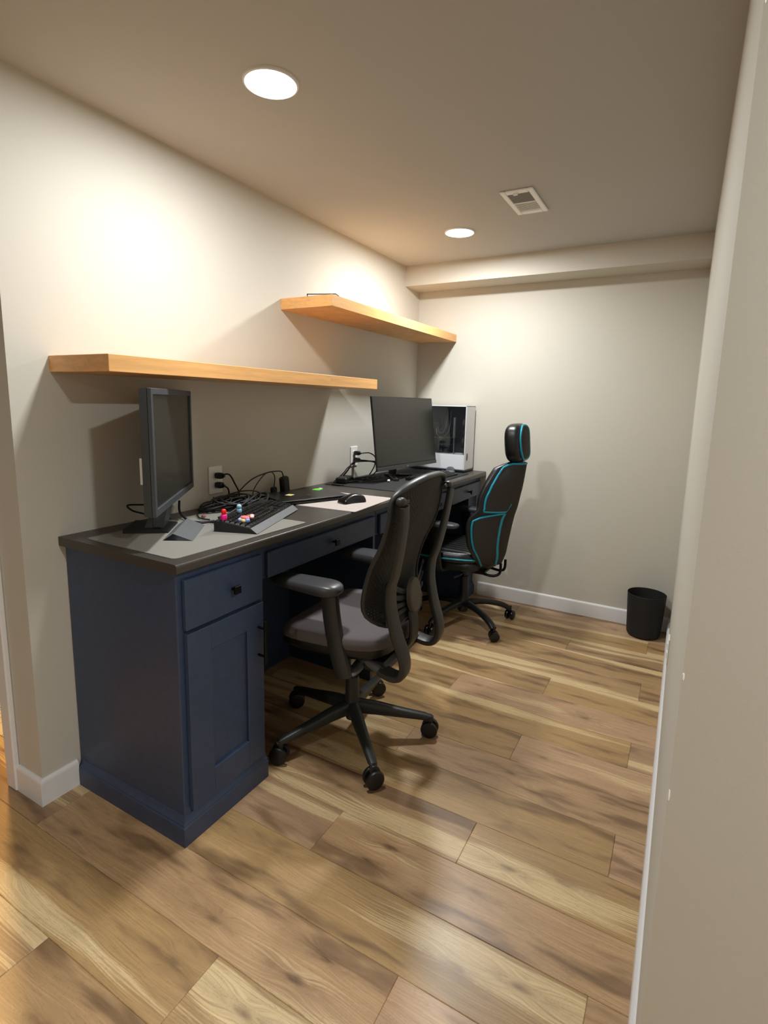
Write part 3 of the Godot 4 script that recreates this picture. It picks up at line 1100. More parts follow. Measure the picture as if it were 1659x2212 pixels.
func desk_things() -> void:
	desk_mat("light grey desk mat under the near keyboard", [Vector2(0.10, -0.034), Vector2(0.520, -0.034), Vector2(0.536, -0.628), Vector2(0.10, -0.600)], 0.0022, M.mat_grey)
	desk_mat("pale pinkish mouse pad partly under the closed laptop", [Vector2(0.262, -0.872), Vector2(0.580, -0.898), Vector2(0.552, -1.285), Vector2(0.240, -1.262)], 0.0024, M.mat_pink, 0.012)
	desk_mat("large black desk mat under the wide monitor", [Vector2(0.03, -1.440), Vector2(0.512, -1.468), Vector2(0.522, -2.40), Vector2(0.04, -2.42)], 0.003, M.mat_black, 0.01)
	monitors()
	# near keyboard: long axis from near-front corner down the desk
	var kd := Vector3(-0.151, 0, -0.406).normalized()
	var ang := atan2(-kd.z, kd.x)         # local +x along kd
	var kc := Vector3(0.512, 0, -0.38) + kd * 0.220 + Vector3(kd.z, 0, -kd.x) * 0.078
	keyboard("black mechanical keyboard lying askew, with colourful toy keycaps", Vector3(kc.x, CT + 0.0024, kc.z), ang, 0.16, true)
	var KB := Transform3D(Basis(Vector3.UP, ang), Vector3(kc.x, CT + 0.0024, kc.z))
	var red := Color(0.90, 0.10, 0.10)
	var pk := Color(0.93, 0.10, 0.52)
	figurine("keycap_figure", "red and magenta toy keycap at the keyboard corner", KB * Vector3(-0.205, 0.0385, -0.048), [["base", Vector3(0, 0.011, 0), Vector3(0.011, 0.011, 0.011), pk, 0.5], ["head", Vector3(0, 0.030, 0), Vector3(0.0085, 0.011, 0.0085), red]])
	figurine("keycap_figure", "pastel rainbow cloud keycap sitting in the middle of the keys", KB * Vector3(-0.170, 0.0285, 0.012), [["cloud_top", Vector3(0.002, 0.015, 0), Vector3(0.019, 0.008, 0.012), Color(0.98, 0.50, 0.52)], ["cloud_lobe", Vector3(-0.010, 0.008, 0.007), Vector3(0.010, 0.008, 0.010), Color(0.72, 0.80, 0.96)], ["cloud_lobe", Vector3(0.006, 0.007, 0.009), Vector3(0.010, 0.007, 0.009), Color(0.96, 0.88, 0.55)], ["cloud_lobe", Vector3(0.016, 0.008, 0.003), Vector3(0.009, 0.008, 0.009), Color(0.55, 0.66, 0.92)], ["cloud_side", Vector3(-0.012, 0.012, -0.004), Vector3(0.010, 0.008, 0.009), Color(0.98, 0.86, 0.90)]])
	figurine("keycap_figure", "brown and pale pink paw keycap next to the cloud one", KB * Vector3(-0.125, 0.0295, 0.008), [["paw", Vector3(0, 0.008, 0), Vector3(0.010, 0.008, 0.010), Color(0.72, 0.33, 0.24)], ["tuft", Vector3(0.012, 0.013, -0.004), Vector3(0.009, 0.006, 0.008), Color(0.97, 0.72, 0.70)], ["tuft", Vector3(0.019, 0.010, 0.003), Vector3(0.007, 0.006, 0.007), Color(0.98, 0.90, 0.86)]])
	figurine("keycap_figure", "pale blue toy keycap at the back of the near keyboard", KB * Vector3(-0.075, 0.0385, -0.050), [["base", Vector3(0, 0.008, 0), Vector3(0.009, 0.009, 0.009), Color(0.55, 0.78, 0.90), 0.5], ["head", Vector3(0, 0.024, 0), Vector3(0.0085, 0.009, 0.0085), Color(0.68, 0.86, 0.92)]])
	keyboard("black flat keyboard in front of the wide monitor", Vector3(0.405, CT + 0.0034, -2.07), PI / 2 - 0.05, 0.06, false)
	mouse("black computer mouse on the pale pinkish pad", Vector3(0.452, CT + 0.0028, -1.070), -1.95, M.gloss_black)
	mouse("grey computer mouse in front of the white tower", Vector3(0.400, CT + 0.0034, -2.365), -1.2, M.slate_plastic)
	# closed laptop, corners from the photograph
	var a := Vector3(0.262, 0, -0.805)
	var b := Vector3(0.392, 0, -1.135)
	var dir := (b - a).normalized()
	var lc := (a + b) / 2 + Vector3(dir.z, 0, -dir.x) * 0.118
	var t := thing("laptop", "closed black laptop with coloured stickers on its lid", "laptop", Vector3(lc.x, CT + 0.0026, lc.z), atan2(-dir.z, dir.x))
	var mb := MB.new()
	box(mb, Vector3(0, 0.0075, 0), Vector3(0.352, 0.012, 0.236), 0.003)
	box(mb, Vector3(0, 0.001, 0.08), Vector3(0.26, 0.003, 0.012))
	obj("base", mb, M.black_plastic, t)
	mb = MB.new()
	box(mb, Vector3(0, 0.0178, 0), Vector3(0.354, 0.0075, 0.238), 0.0022)
	var lid := obj("lid", mb, M.gloss_black, t)
	var inv := t.transform.affine_inverse()
	for s in [[Vector3(0.180, 0, -0.959), "yellow", Color(0.92, 0.78, 0.20), 0.020, Color(0.95, 0.93, 0.85)], [Vector3(0.187, 0, -1.164), "green", Color(0.36, 0.80, 0.16), 0.026, Color(0.45, 0.88, 0.25)], [Vector3(0.112, 0, -1.235), "white", Color(0.82, 0.84, 0.86), 0.012, Color(0.82, 0.84, 0.86)], [Vector3(0.250, 0, -1.013), "grey", Color(0.22, 0.22, 0.23), 0.013, Color(0.22, 0.22, 0.23)]]:
		var p: Vector3 = inv * s[0]
		p.x = clampf(p.x, -0.16, 0.16)
		p.z = clampf(p.z, -0.105, 0.105)
		mat("sticker_" + s[1], s[2], 0.45)
		mat("sticker_edge_" + s[1], s[4], 0.45)
		mb = MB.new()
		box(mb, Vector3(p.x, 0.0217, p.z), Vector3(s[3] * 1.7, 0.0004, s[3] * 1.5), 0.0, Basis(Vector3.UP, 0.5))
		var st := obj("sticker", mb, M["sticker_edge_" + s[1]], lid)
		st.set_meta("label", s[1] + " sticker")
		mb = MB.new()
		box(mb, Vector3(p.x, 0.0220, p.z), Vector3(s[3] * 1.25, 0.0003, s[3] * 1.05), 0.0, Basis(Vector3.UP, 0.5))
		obj("print", mb, M["sticker_" + s[1]], st)
	# folded grey wedge foot
	t = thing("wedge_stand", "grey triangular plastic bar lying on the grey mat beside the near monitor", "stand", Vector3.ZERO)
	mb = MB.new()
	var A := Vector3(0.322, CT + 0.0026, -0.150)
	var B := Vector3(0.405, CT + 0.0026, -0.200)
	var top := Vector3(0.330, CT + 0.019, -0.184)
	var go := Vector3(-0.62, 0, -0.78).normalized() * 0.235
	var ring0 := [A, B, top]
	var ring1 := [A + go, B + go * 0.96, top + go]
	loft(mb, [ring0, ring1])
	obj("bar", mb, M.wedge_grey, t)
	mb = MB.new()
	var nn := (B - A).cross(top - A).normalized() * -0.0008
	var c3 := (A + B + top) / 3.0
	var r0 := []
	var r1 := []
	for p in ring0:
		var q: Vector3 = c3.lerp(p, 0.97)
		r0.append(q - go.normalized() * 0.0008)
		r1.append(q + go.normalized() * 0.001)
	loft(mb, [r0, r1])
	obj("end_cap", mb, M.gloss_black, t)
	cables()
	tower()

func cables() -> void:
	var g := "black cables heaped behind the near keyboard"
	var t := cable("power cord from the upper socket of the outlet above the near mat", [Vector3(0.052, 1.038, -0.668), Vector3(0.062, 1.036, -0.700), Vector3(0.058, 0.991, -0.736), Vector3(0.055, 0.946, -0.763), Vector3(0.060, 0.912, -0.748), Vector3(0.10, 0.906, -0.69), Vector3(0.13, 0.906, -0.60)], 0.0036)
	plug(t, Vector3(0.010, 1.0310, -0.677))
	t = cable("power cord from the lower socket of the outlet above the near mat", [Vector3(0.054, 0.990, -0.672), Vector3(0.060, 0.977, -0.692), Vector3(0.052, 0.944, -0.705), Vector3(0.050, 0.915, -0.690), Vector3(0.075, 0.906, -0.64), Vector3(0.06, 0.906, -0.55)], 0.0036)
	plug(t, Vector3(0.010, 0.990, -0.677))
	t = cable("long cord arching from the black adapter over the cable heap", [Vector3(0.065, 0.990, -1.050), Vector3(0.07, 1.016, -1.031), Vector3(0.07, 1.023, -0.987), Vector3(0.07, 1.021, -0.923), Vector3(0.07, 1.003, -0.831), Vector3(0.07, 0.963, -0.757), Vector3(0.08, 0.924, -0.705), Vector3(0.12, 0.908, -0.62), Vector3(0.10, 0.906, -0.53)], 0.0030)
	var mb := MB.new()
	box(mb, Vector3(0.062, 0.945, -1.062), Vector3(0.034, 0.088, 0.050), 0.008, Basis(Vector3(1, 0, 0), 0.12))
	obj("adapter", mb, M.cable, t)
	t = cable("thin double-looped cord hanging from the small plug pack", [Vector3(0.048, 0.935, -1.000), Vector3(0.050, 0.992, -1.005), Vector3(0.052, 1.020, -0.975), Vector3(0.054, 1.012, -0.930), Vector3(0.058, 0.985, -0.885), Vector3(0.062, 0.951, -0.848), Vector3(0.075, 0.912, -0.82), Vector3(0.11, 0.906, -0.77)], 0.0024)
	mb = MB.new()
	box(mb, Vector3(0.047, 0.922, -1.000), Vector3(0.026, 0.042, 0.030), 0.006)
	obj("plug_pack", mb, M.cable, t)
	cable("thick black loop of cable standing up behind the near keyboard", [Vector3(0.235, 0.909, -0.470), Vector3(0.235, 0.918, -0.530), Vector3(0.180, 0.938, -0.690), Vector3(0.115, 0.945, -0.830), Vector3(0.145, 0.938, -0.846), Vector3(0.215, 0.925, -0.755), Vector3(0.235, 0.909, -0.690)], 0.0052)
	cable("cord curling against the wall left of the cable heap", [Vector3(0.225, 0.907, -0.435), Vector3(0.17, 0.908, -0.435), Vector3(0.09, 0.912, -0.500), Vector3(0.028, 0.925, -0.590), Vector3(0.040, 0.922, -0.690), Vector3(0.080, 0.912, -0.770)], 0.0028)
	cable("video cable running from the near monitor to the heap", [Vector3(0.062, 0.960, -0.435), Vector3(0.10, 0.925, -0.405), Vector3(0.175, 0.908, -0.380), Vector3(0.230, 0.907, -0.385), Vector3(0.255, 0.907, -0.430)], 0.0046)
	cable("thin cord along the front of the near monitor base", [Vector3(0.215, 0.9075, -0.335), Vector3(0.240, 0.906, -0.385), Vector3(0.262, 0.906, -0.405), Vector3(0.285, 0.906, -0.408)], 0.0018)
	cable("bent cord sticking out behind the near monitor", [Vector3(0.055, 0.958, -0.345), Vector3(0.03, 0.963, -0.300), Vector3(0.028, 0.970, -0.238), Vector3(0.035, 0.950, -0.250), Vector3(0.04, 0.930, -0.295), Vector3(0.06, 0.908, -0.33), Vector3(0.09, 0.906, -0.37)], 0.0034)
	var rng := RandomNumberGenerator.new()
	rng.seed = 9
	for i in 11:
		var c := Vector3(0.095 + 0.011 * (i % 6), 0.909 + 0.0050 * (i % 5), -0.585 - 0.032 * (i % 6))
		var pts := []
		var ra := rng.randf_range(0.035, 0.06)
		var rb := rng.randf_range(0.07, 0.13)
		var ph := rng.randf() * TAU
		var lift := rng.randf_range(0.004, 0.016)
		for k in 12:
			var a := ph + k * 0.60
			pts.append(c + Vector3(ra * cos(a), lift * (1.0 + sin(a * 1.3 + i)), rb * sin(a)))
		cable("black cable coil lying in the heap behind the near keyboard", pts, rng.randf_range(0.0028, 0.0048), g)
	# small connectors in the heap
	t = thing("connector", "small red-banded cable connector lying in the heap", "connector", Vector3(0.165, CT + 0.0080, -0.460), 0.4)
	mb = MB.new()
	tube(mb, [Vector3(0, 0, -0.012), Vector3(0, 0, 0.010)], 0.0055, 10)
	obj("barrel", mb, M.steel, t)
	mat("red_band", Color(0.85, 0.12, 0.08), 0.4)
	mb = MB.new()
	tube(mb, [Vector3(0, 0, -0.004), Vector3(0, 0, 0.003)], 0.0062, 10)
	obj("band", mb, M.red_band, t)
	# far heap by the second outlet
	t = cable("power cord from the upper socket of the outlet by the wide monitor", [Vector3(0.052, 1.051, -1.800), Vector3(0.075, 1.050, -1.850), Vector3(0.085, 1.020, -1.900), Vector3(0.08, 0.965, -1.90), Vector3(0.07, 0.915, -1.86)], 0.0036)
	plug(t, Vector3(0.010, 1.0515, -1.782))
	t = cable("power cord from the lower socket of the outlet by the wide monitor", [Vector3(0.052, 1.010, -1.782), Vector3(0.085, 1.008, -1.800), Vector3(0.11, 0.990, -1.860), Vector3(0.115, 0.945, -1.87), Vector3(0.10, 0.910, -1.83)], 0.0036)
	plug(t, Vector3(0.010, 1.0105, -1.782))
	cable("thick cord rising from the power brick to the outlet", [Vector3(0.06, 0.938, -1.585), Vector3(0.055, 0.965, -1.640), Vector3(0.05, 0.998, -1.690), Vector3(0.052, 1.004, -1.75), Vector3(0.07, 1.000, -1.85), Vector3(0.10, 0.990, -1.93)], 0.0048)
	cable("cord draped from the far outlet down along the wall", [Vector3(0.05, 1.000, -1.72), Vector3(0.04, 0.975, -1.66), Vector3(0.045, 0.945, -1.60), Vector3(0.05, 0.908, -1.50), Vector3(0.09, 0.906, -1.44), Vector3(0.15, 0.906, -1.455)], 0.0034)
	cable("cord looping over the black mat below the wide monitor", [Vector3(0.13, 0.908, -1.60), Vector3(0.17, 0.907, -1.62), Vector3(0.21, 0.907, -1.66), Vector3(0.24, 0.908, -1.70), Vector3(0.262, 0.910, -1.745)], 0.0030)
	for i in 5:
		var pts := []
		for k in 9:
			var a := 0.8 * i + k * 0.7
			pts.append(Vector3(0.105 + 0.012 * i + 0.045 * cos(a), 0.9085 + 0.0040 * (i % 3) + 0.004 * sin(a * 1.3), -1.62 - 0.035 * i + 0.085 * sin(a)))
		cable("black cable coil lying on the black mat beside the power brick", pts, 0.0034, "black cables heaped on the black mat")
	t = thing("power_brick", "black power brick lying on the counter below the far outlet", "power adapter", Vector3(0.085, CT + 0.0034, -1.560), 0.25)
	mb = MB.new()
	box(mb, Vector3(0, 0.017, 0), Vector3(0.066, 0.033, 0.130), 0.006)
	obj("housing", mb, M.black_plastic, t)
	mb = MB.new()
	box(mb, Vector3(0.0, 0.0337, 0.01), Vector3(0.036, 0.0006, 0.06))
	obj("rating_label", mb, M.grey_plastic, t)
	t = thing("usb_stick", "white cable connector lying on the black mat", "connector", Vector3(0.272, CT + 0.0034, -1.742), 0.5)
	mb = MB.new()
	box(mb, Vector3(0, 0.006, 0), Vector3(0.016, 0.011, 0.036), 0.003)
	obj("shell", mb, M.white_plastic, t)
	mb = MB.new()
	box(mb, Vector3(0, 0.006, 0.0225), Vector3(0.012, 0.005, 0.011))
	obj("tip", mb, M.steel, t)

func tower() -> void:
	# white glass-sided PC on the counter, local x along its long side, z towards the room
	var t := thing("computer_tower", "white desktop computer tower with a dark glass side, in the far corner", "computer", Vector3(0.265, CT, -2.515))
	var hx := 0.208
	var hz := 0.085
	var y0 := 0.018
	var y1 := 0.450
	var mb := MB.new()
	bmin(mb, Vector3(-hx + 0.01, 0.004, -hz + 0.006), Vector3(hx - 0.004, y0, hz - 0.002), 0.002)
	for sx in [-1, 1]:
		for sz in [-1, 1]:
			box(mb, Vector3(sx * (hx - 0.035), 0.0022, sz * (hz - 0.02)), Vector3(0.03, 0.004, 0.02))
	obj("base", mb, M.case_blue, t)
	mb = MB.new()
	bmin(mb, Vector3(-hx, y1 - 0.006, -hz), Vector3(hx, y1, hz), 0.001)            # roof
	bmin(mb, Vector3(hx - 0.006, y0, -hz), Vector3(hx, y1, hz), 0.001)             # front
	bmin(mb, Vector3(-hx, y0, -hz), Vector3(-hx + 0.004, y1, hz))                  # rear
	bmin(mb, Vector3(-hx, y0, -hz), Vector3(hx, y1, -hz + 0.003))                  # blind side
	bmin(mb, Vector3(-hx, y0, -hz), Vector3(hx, y0 + 0.004, hz))
	obj("case_shell", mb, M.case_white, t)
	mb = MB.new()
	bmin(mb, Vector3(-hx + 0.002, y0, hz - 0.012), Vector3(hx - 0.003, y0 + 0.102, hz), 0.001)
	bmin(mb, Vector3(-hx + 0.004, y0 + 0.098, -hz + 0.003), Vector3(hx - 0.006, y0 + 0.1019, hz - 0.006))
	obj("lower_shroud", mb, M.case_white, t)
	mb = MB.new()
	bmin(mb, Vector3(-hx + 0.004, y0 + 0.103, hz - 0.004), Vector3(hx - 0.0035, y1 - 0.0065, hz))
	obj("glass_panel", mb, M.glass_dark, t)
	mb = MB.new()
	pill(mb, Vector3(hx, y0 + 0.088, 0.040), Vector3(0.0025, 0.026, 0.013), 0.8, 0.6, Basis(), 16, 10)
	obj("emblem", mb, M.brass, t)
	# inside
	mb = MB.new()
	bmin(mb, Vector3(-hx + 0.005, y0 + 0.103, -hz + 0.004), Vector3(hx - 0.007, y1 - 0.007, -hz + 0.008))
	bmin(mb, Vector3(hx - 0.012, y0 + 0.103, -hz + 0.008), Vector3(hx - 0.0065, y1 - 0.007, hz - 0.006))
	bmin(mb, Vector3(-hx + 0.005, y1 - 0.010, -hz + 0.004), Vector3(hx - 0.007, y1 - 0.0065, hz - 0.006))
	obj("inner_lining", mb, M.board, t)
	mb = MB.new()
	bmin(mb, Vector3(-0.165, y0 + 0.14, -hz + 0.008), Vector3(0.045, y1 - 0.045, -hz + 0.012))
	bmin(mb, Vector3(-0.155, y0 + 0.30, -hz + 0.012), Vector3(-0.12, y0 + 0.38, -hz + 0.045))
	obj("motherboard", mb, M.board, t)
	mb = MB.new()
	lathe(mb, [Vector2(0, 0), Vector2(0.032, 0), Vector2(0.032, 0.028), Vector2(0.026, 0.034), Vector2(0, 0.034)], 24, Transform3D(Basis(Vector3.RIGHT, PI / 2), Vector3(-0.062, y0 + 0.292, -hz + 0.012)))
	obj("cooler_head", mb, M.gloss_black, t)
	mb = MB.new()
	tube(mb, smooth([Vector3(-0.045, y0 + 0.27, 0.0), Vector3(-0.025, y0 + 0.225, 0.02), Vector3(0.025, y0 + 0.215, 0.03), Vector3(0.062, y0 + 0.265, 0.02), Vector3(0.066, y0 + 0.40, 0.0)], 6), 0.006, 8)
	obj("cooling_tube", mb, M.grey_plastic, t)
	mb = MB.new()
	tube(mb, smooth([Vector3(-0.035, y0 + 0.285, 0.0), Vector3(-0.012, y0 + 0.245, 0.03), Vector3(0.02, y0 + 0.245, 0.03), Vector3(0.040, y0 + 0.30, 0.02), Vector3(0.045, y0 + 0.41, 0.0)], 6), 0.006, 8)
	obj("cooling_tube", mb, M.grey_plastic, t)
	for i in 4:
		mb = MB.new()
		bmin(mb, Vector3(-0.016 + 0.011 * i, y0 + 0.232, -hz + 0.012), Vector3(-0.011 + 0.011 * i, y0 + 0.365, -hz + 0.048))
		obj("memory_stick", mb, M.grey_plastic, t)
	mb = MB.new()
	bmin(mb, Vector3(-0.165, y0 + 0.165, -hz + 0.016), Vector3(0.085, y0 + 0.208, hz - 0.035), 0.004)
	var gp := obj("graphics_card", mb, M.gloss_black, t)
	mb = MB.new()
	bmin(mb, Vector3(-0.165, y0 + 0.2080, -hz + 0.016), Vector3(0.060, y0 + 0.2115, hz - 0.036))
	obj("backplate", mb, M.brass, gp)
	mb = MB.new()
	bmin(mb, Vector3(0.104, y0 + 0.212, hz - 0.050), Vector3(0.118, y0 + 0.352, hz - 0.030), 0.002)
	bmin(mb, Vector3(0.108, y0 + 0.103, hz - 0.046), Vector3(0.114, y0 + 0.212, hz - 0.036))
	obj("support_bar", mb, M.steel, t)
	for i in 2:
		mb = MB.new()
		ringlathe(mb, [Vector2(0.054, -0.010), Vector2(0.054, 0.010), Vector2(0.060, 0.010), Vector2(0.060, -0.010)], 28, Transform3D(Basis(Vector3(0, 0, 1), PI / 2), Vector3(hx - 0.028, y0 + 0.170 + 0.128 * i, -0.004)))
		for k in 7:
			box(mb, Vector3(hx - 0.028, y0 + 0.170 + 0.128 * i, -0.004) + Vector3(0, 0.034 * sin(TAU * k / 7), 0.034 * cos(TAU * k / 7)), Vector3(0.003, 0.018, 0.046), 0.0, Basis(Vector3.RIGHT, -TAU * k / 7) * Basis(Vector3(0, 0, 1), 0.5))
		obj("fan", mb, M.black_plastic, t)

# ------------------------------------------------------------------ chairs
func caster(parent: Node, at: Vector3, swivel: float, r: float, m: Material, w := 0.011) -> void:
	# twin wheels either side of a hooded stem
	for s in [-1, 1]:
		var mb := MB.new()
		var xf := Transform3D(Basis(Vector3.UP, swivel) * Basis(Vector3.RIGHT, PI / 2), at + Basis(Vector3.UP, swivel) * Vector3(0, 0, s * 0.016))
		lathe(mb, [Vector2(0, -w), Vector2(r * 0.62, -w), Vector2(r * 0.93, -w * 0.7), Vector2(r, -w * 0.3), Vector2(r, w * 0.3), Vector2(r * 0.93, w * 0.7), Vector2(r * 0.62, w), Vector2(0, w)], 22, xf)
		obj("caster_wheel", mb, m, parent)
	var mb2 := MB.new()
	box(mb2, at + Vector3(0, 0.006, 0), Vector3(0.022, r * 1.3, 0.010), 0.003, Basis(Vector3.UP, swivel))
	tube(mb2, [at + Vector3(0, r * 0.5, 0), at + Vector3(0, 0.058, 0)], 0.0085, 10)
	obj("caster_stem", mb2, m, parent)

func mesh_chair() -> void:
	var t := thing("office_chair", "black mesh-back office chair with grey seat pulled up to the near kneehole", "chair", Vector3(0.673, 0, -0.750), 0.055)
	var fm: Material = M.chair_frame
	# five-arm base
	var a0 := deg_to_rad(43.3)
	for i in 5:
		var a := a0 + TAU * i / 5 + 0.055
		var d := Vector3(cos(a), 0, sin(a))
		var side := Vector3.UP.cross(d)
		var mb := MB.new()
		sweep(mb, [d * 0.018 + Vector3(0, 0.128, 0), d * 0.10 + Vector3(0, 0.120, 0), d * 0.22 + Vector3(0, 0.100, 0), d * 0.300 + Vector3(0, 0.088, 0), d * 0.335 + Vector3(0, 0.082, 0)], oval(1, 1, 12, 0.7), side, [Vector2(0.026, 0.030), Vector2(0.023, 0.026), Vector2(0.019, 0.018), Vector2(0.017, 0.014), Vector2(0.010, 0.008)])
		tube(mb, [d * 0.320 + Vector3(0, 0.058, 0), d * 0.320 + Vector3(0, 0.092, 0)], 0.014, 12)
		var leg := obj("leg", mb, M.chair_frame, t)
		var sw: float = [0.9, 0.3, 0.6, 0.75, 0.2][i]
		caster(leg, d * 0.322 + Vector3(0, 0.036, 0), sw, 0.035, M.black_plastic)
	var mb := MB.new()
	lathe(mb, [Vector2(0, 0.075), Vector2(0.024, 0.075), Vector2(0.030, 0.09), Vector2(0.034, 0.15), Vector2(0.029, 0.165), Vector2(0.027, 0.26), Vector2(0.0, 0.26)], 20)
	obj("hub", mb, fm, t)
	mb = MB.new()
	tube(mb, [Vector3(0, 0.24, 0), Vector3(0, 0.41, 0)], 0.014, 14)
	obj("gas_lift", mb, M.steel, t)
	# mechanism
	mb = MB.new()
	box(mb, Vector3(0.03, 0.405, 0), Vector3(0.26, 0.055, 0.14), 0.014)
	box(mb, Vector3(0.175, 0.412, 0), Vector3(0.10, 0.045, 0.33), 0.014)
	obj("tilt_mechanism", mb, M.black_plastic, t)
	for s in [-1, 1]:
		mb = MB.new()
		tube(mb, smooth([Vector3(0.09, 0.430, s * 0.13), Vector3(0.15, 0.422, s * 0.150), Vector3(0.215, 0.408, s * 0.168)]), 0.016, 12)
		obj("pivot_arm", mb, M.silver, t)
	# seat: pan and cushion with a rolled front
	var rim := func(f: float, top: float, drop: float) -> Array:
		var o := []
		for k in 36:
			var a := TAU * k / 36
			var c := signf(cos(a)) * pow(absf(cos(a)), 0.55)
			var s := signf(sin(a)) * pow(absf(sin(a)), 0.55)
			var wx := (0.002 + 0.228 * c * f)
			var wz := 0.245 * s * f * (1.0 - 0.08 * c)
			var y := top - drop * pow(maxf(0, -c * f - 0.55), 2.0) * 4.0 + 0.010 * pow(absf(s * f), 3.0)
			o.append(Vector3(wx, y, wz))
		return o
	mb = MB.new()
	loft(mb, [rim.call(0.55, 0.434, 0.02), rim.call(0.92, 0.444, 0.03), rim.call(0.99, 0.462, 0.035), rim.call(0.985, 0.482, 0.035)], true, 0.4)
	obj("seat_pan", mb, M.black_plastic, t)
	mb = MB.new()
	loft(mb, [rim.call(0.985, 0.4825, 0.035), rim.call(1.0, 0.500, 0.035), rim.call(0.985, 0.518, 0.035), rim.call(0.95, 0.527, 0.035), rim.call(0.86, 0.532, 0.035), rim.call(0.6, 0.531, 0.035), rim.call(0.3, 0.529, 0.03), rim.call(0.02, 0.528, 0.03)], true, 0.3)
	obj("seat", mb, M.seat_cloth, t)
	# arms
	for s in [-1, 1]:
		mb = MB.new()
		var rings := []
		for i in 25:
			var f := 0.5 - 0.5 * cos(PI * i / 24.0)
			var x := -0.240 + 0.312 * f
			var e := pow(maxf(0.0, 1.0 - pow(absf(2 * f - 1), 3.0 if f < 0.5 else 6.0)), 0.5)
			var w := (0.046 + 0.012 * f) * maxf(e, 0.05)
			var hgt := (0.019 + 0.008 * f) * maxf(e, 0.08)
			var ring := []
			for q in oval(w, hgt, 18, 0.65):
				ring.append(Vector3(x, 0.704 + q.y - 0.004 * f, s * 0.218 + q.x))
			rings.append(ring)
		loft(mb, rings, true, 0.3)
		var pad := obj("armrest", mb, M.chair_pad, t)
		mb = MB.new()
		sweep(mb, smooth([Vector3(0.022, 0.694, s * 0.218), Vector3(0.036, 0.60, s * 0.222), Vector3(0.060, 0.50, s * 0.228), Vector3(0.082, 0.428, s * 0.228), Vector3(0.094, 0.386, s * 0.226)], 5), oval(1, 1, 12, 0.7), Vector3(1, 0, 0), [Vector2(0.036, 0.022), Vector2(0.034, 0.021), Vector2(0.033, 0.020)])
		obj("arm_post", mb, fm, t)
		mb = MB.new()
		sweep(mb, smooth([Vector3(0.098, 0.398, s * 0.222), Vector3(0.115, 0.402, s * 0.19), Vector3(0.110, 0.412, s * 0.10)], 5), oval(0.024, 0.009, 10, 0.7), Vector3(1, 0, 0))
		obj("arm_bracket", mb, M.silver, t)
	# back: membrane inside a frame, profile by height
	var prof := [[0.560, 0.225], [0.582, 0.212], [0.634, 0.183], [0.70, 0.181], [0.803, 0.207], [0.89, 0.247], [0.972, 0.270], [1.042, 0.278], [1.105, 0.290]]
	var px := func(y: float) -> float:
		for i in prof.size() - 1:
			if y <= prof[i + 1][0]:
				var f: float = clampf((y - prof[i][0]) / (prof[i + 1][0] - prof[i][0]), 0, 1)
				var p0: float = prof[maxi(i - 1, 0)][1]
				var p3: float = prof[mini(i + 2, prof.size() - 1)][1]
				return cubic_interpolate(prof[i][1], prof[i + 1][1], p0, p3, f)
		return prof[-1][1]
	# outline of the back in (z, y): superellipse-like tall shield
	var half := func(y: float) -> float:
		var f: float = (y - 0.556) / (1.108 - 0.556)
		var w := lerpf(0.232, 0.236, f)
		if f < 0.22:
			w *= pow(maxf(0.0, 1.0 - pow((0.22 - f) / 0.22, 2.6)), 0.42)
		if f > 0.86:
			w *= pow(maxf(0.0, 1.0 - pow((f - 0.86) / 0.14, 2.2)), 0.5)
		return w
	var surf := func(y: float, tt: float) -> Vector3:
		var w: float = half.call(y)
		var z := w * tt
		return Vector3(px.call(y) + 0.034 * (1.0 - pow(z / 0.236, 2.0)) - 0.014, y, z)
	mb = MB.new()
	sheet(mb, func(u, v): return surf.call(0.559 + 0.546 * u, -0.985 + 1.97 * v), 34, 20, 0.004, 31.0, 26.0)
	obj("back_mesh", mb, M.mesh_cloth, t)
	var loop := []
	for i in 27:
		loop.append(surf.call(lerpf(0.560, 1.1065, 0.5 - 0.5 * cos(PI * i / 26.0)), -1.0))
	for i in 27:
		loop.append(surf.call(lerpf(1.1065, 0.560, 0.5 - 0.5 * cos(PI * i / 26.0)), 1.0))
	mb = MB.new()
	var rings := []
	for i in loop.size():
		var n: int = loop.size()
		var tg: Vector3 = (loop[(i + 1) % n] - loop[(i - 1 + n) % n]).normalized()
		var nx := Vector3(1, 0, 0)
		nx = (nx - tg * nx.dot(tg)).normalized()
		var bn := tg.cross(nx)
		var topf := smoothstep(1.04, 1.09, loop[i].y)
		var ring := []
		for q in oval(0.008 + 0.010 * topf, 0.0065 + 0.003 * topf, 12):
			ring.append(loop[i] + nx * q.x + bn * q.y)
		rings.append(ring)
	rings.append(rings[0])
	loft(mb, rings, false, 0.4)
	obj("back_frame", mb, fm, t)
	# two uprights with their lower hooks
	for s in [-1, 1]:
		mb = MB.new()
		var zz := [0.222, 0.212, 0.205, 0.198, 0.192, 0.186, 0.180, 0.174, 0.170, 0.166, 0.164, 0.160]
		var xy := [[0.296, 1.030], [0.291, 0.966], [0.275, 0.868], [0.257, 0.788], [0.241, 0.735], [0.240, 0.661], [0.260, 0.569], [0.285, 0.498], [0.292, 0.448], [0.278, 0.412], [0.245, 0.402], [0.195, 0.412]]
		var pts := []
		for i in xy.size():
			pts.append(Vector3(xy[i][0] + 0.012, xy[i][1], s * zz[i]))
		var wd := []
		for i in (pts.size() - 1) * 5 + 1:
			wd.append(Vector2(lerpf(0.95, 1.3, minf(1.0, i / 30.0)), lerpf(0.9, 1.2, minf(1.0, i / 30.0))))
		sweep(mb, smooth(pts, 5), oval(0.0265, 0.0115, 12, 0.65), Vector3(0, 0, 1), wd)
		obj("back_upright", mb, fm, t)
		mb = MB.new()
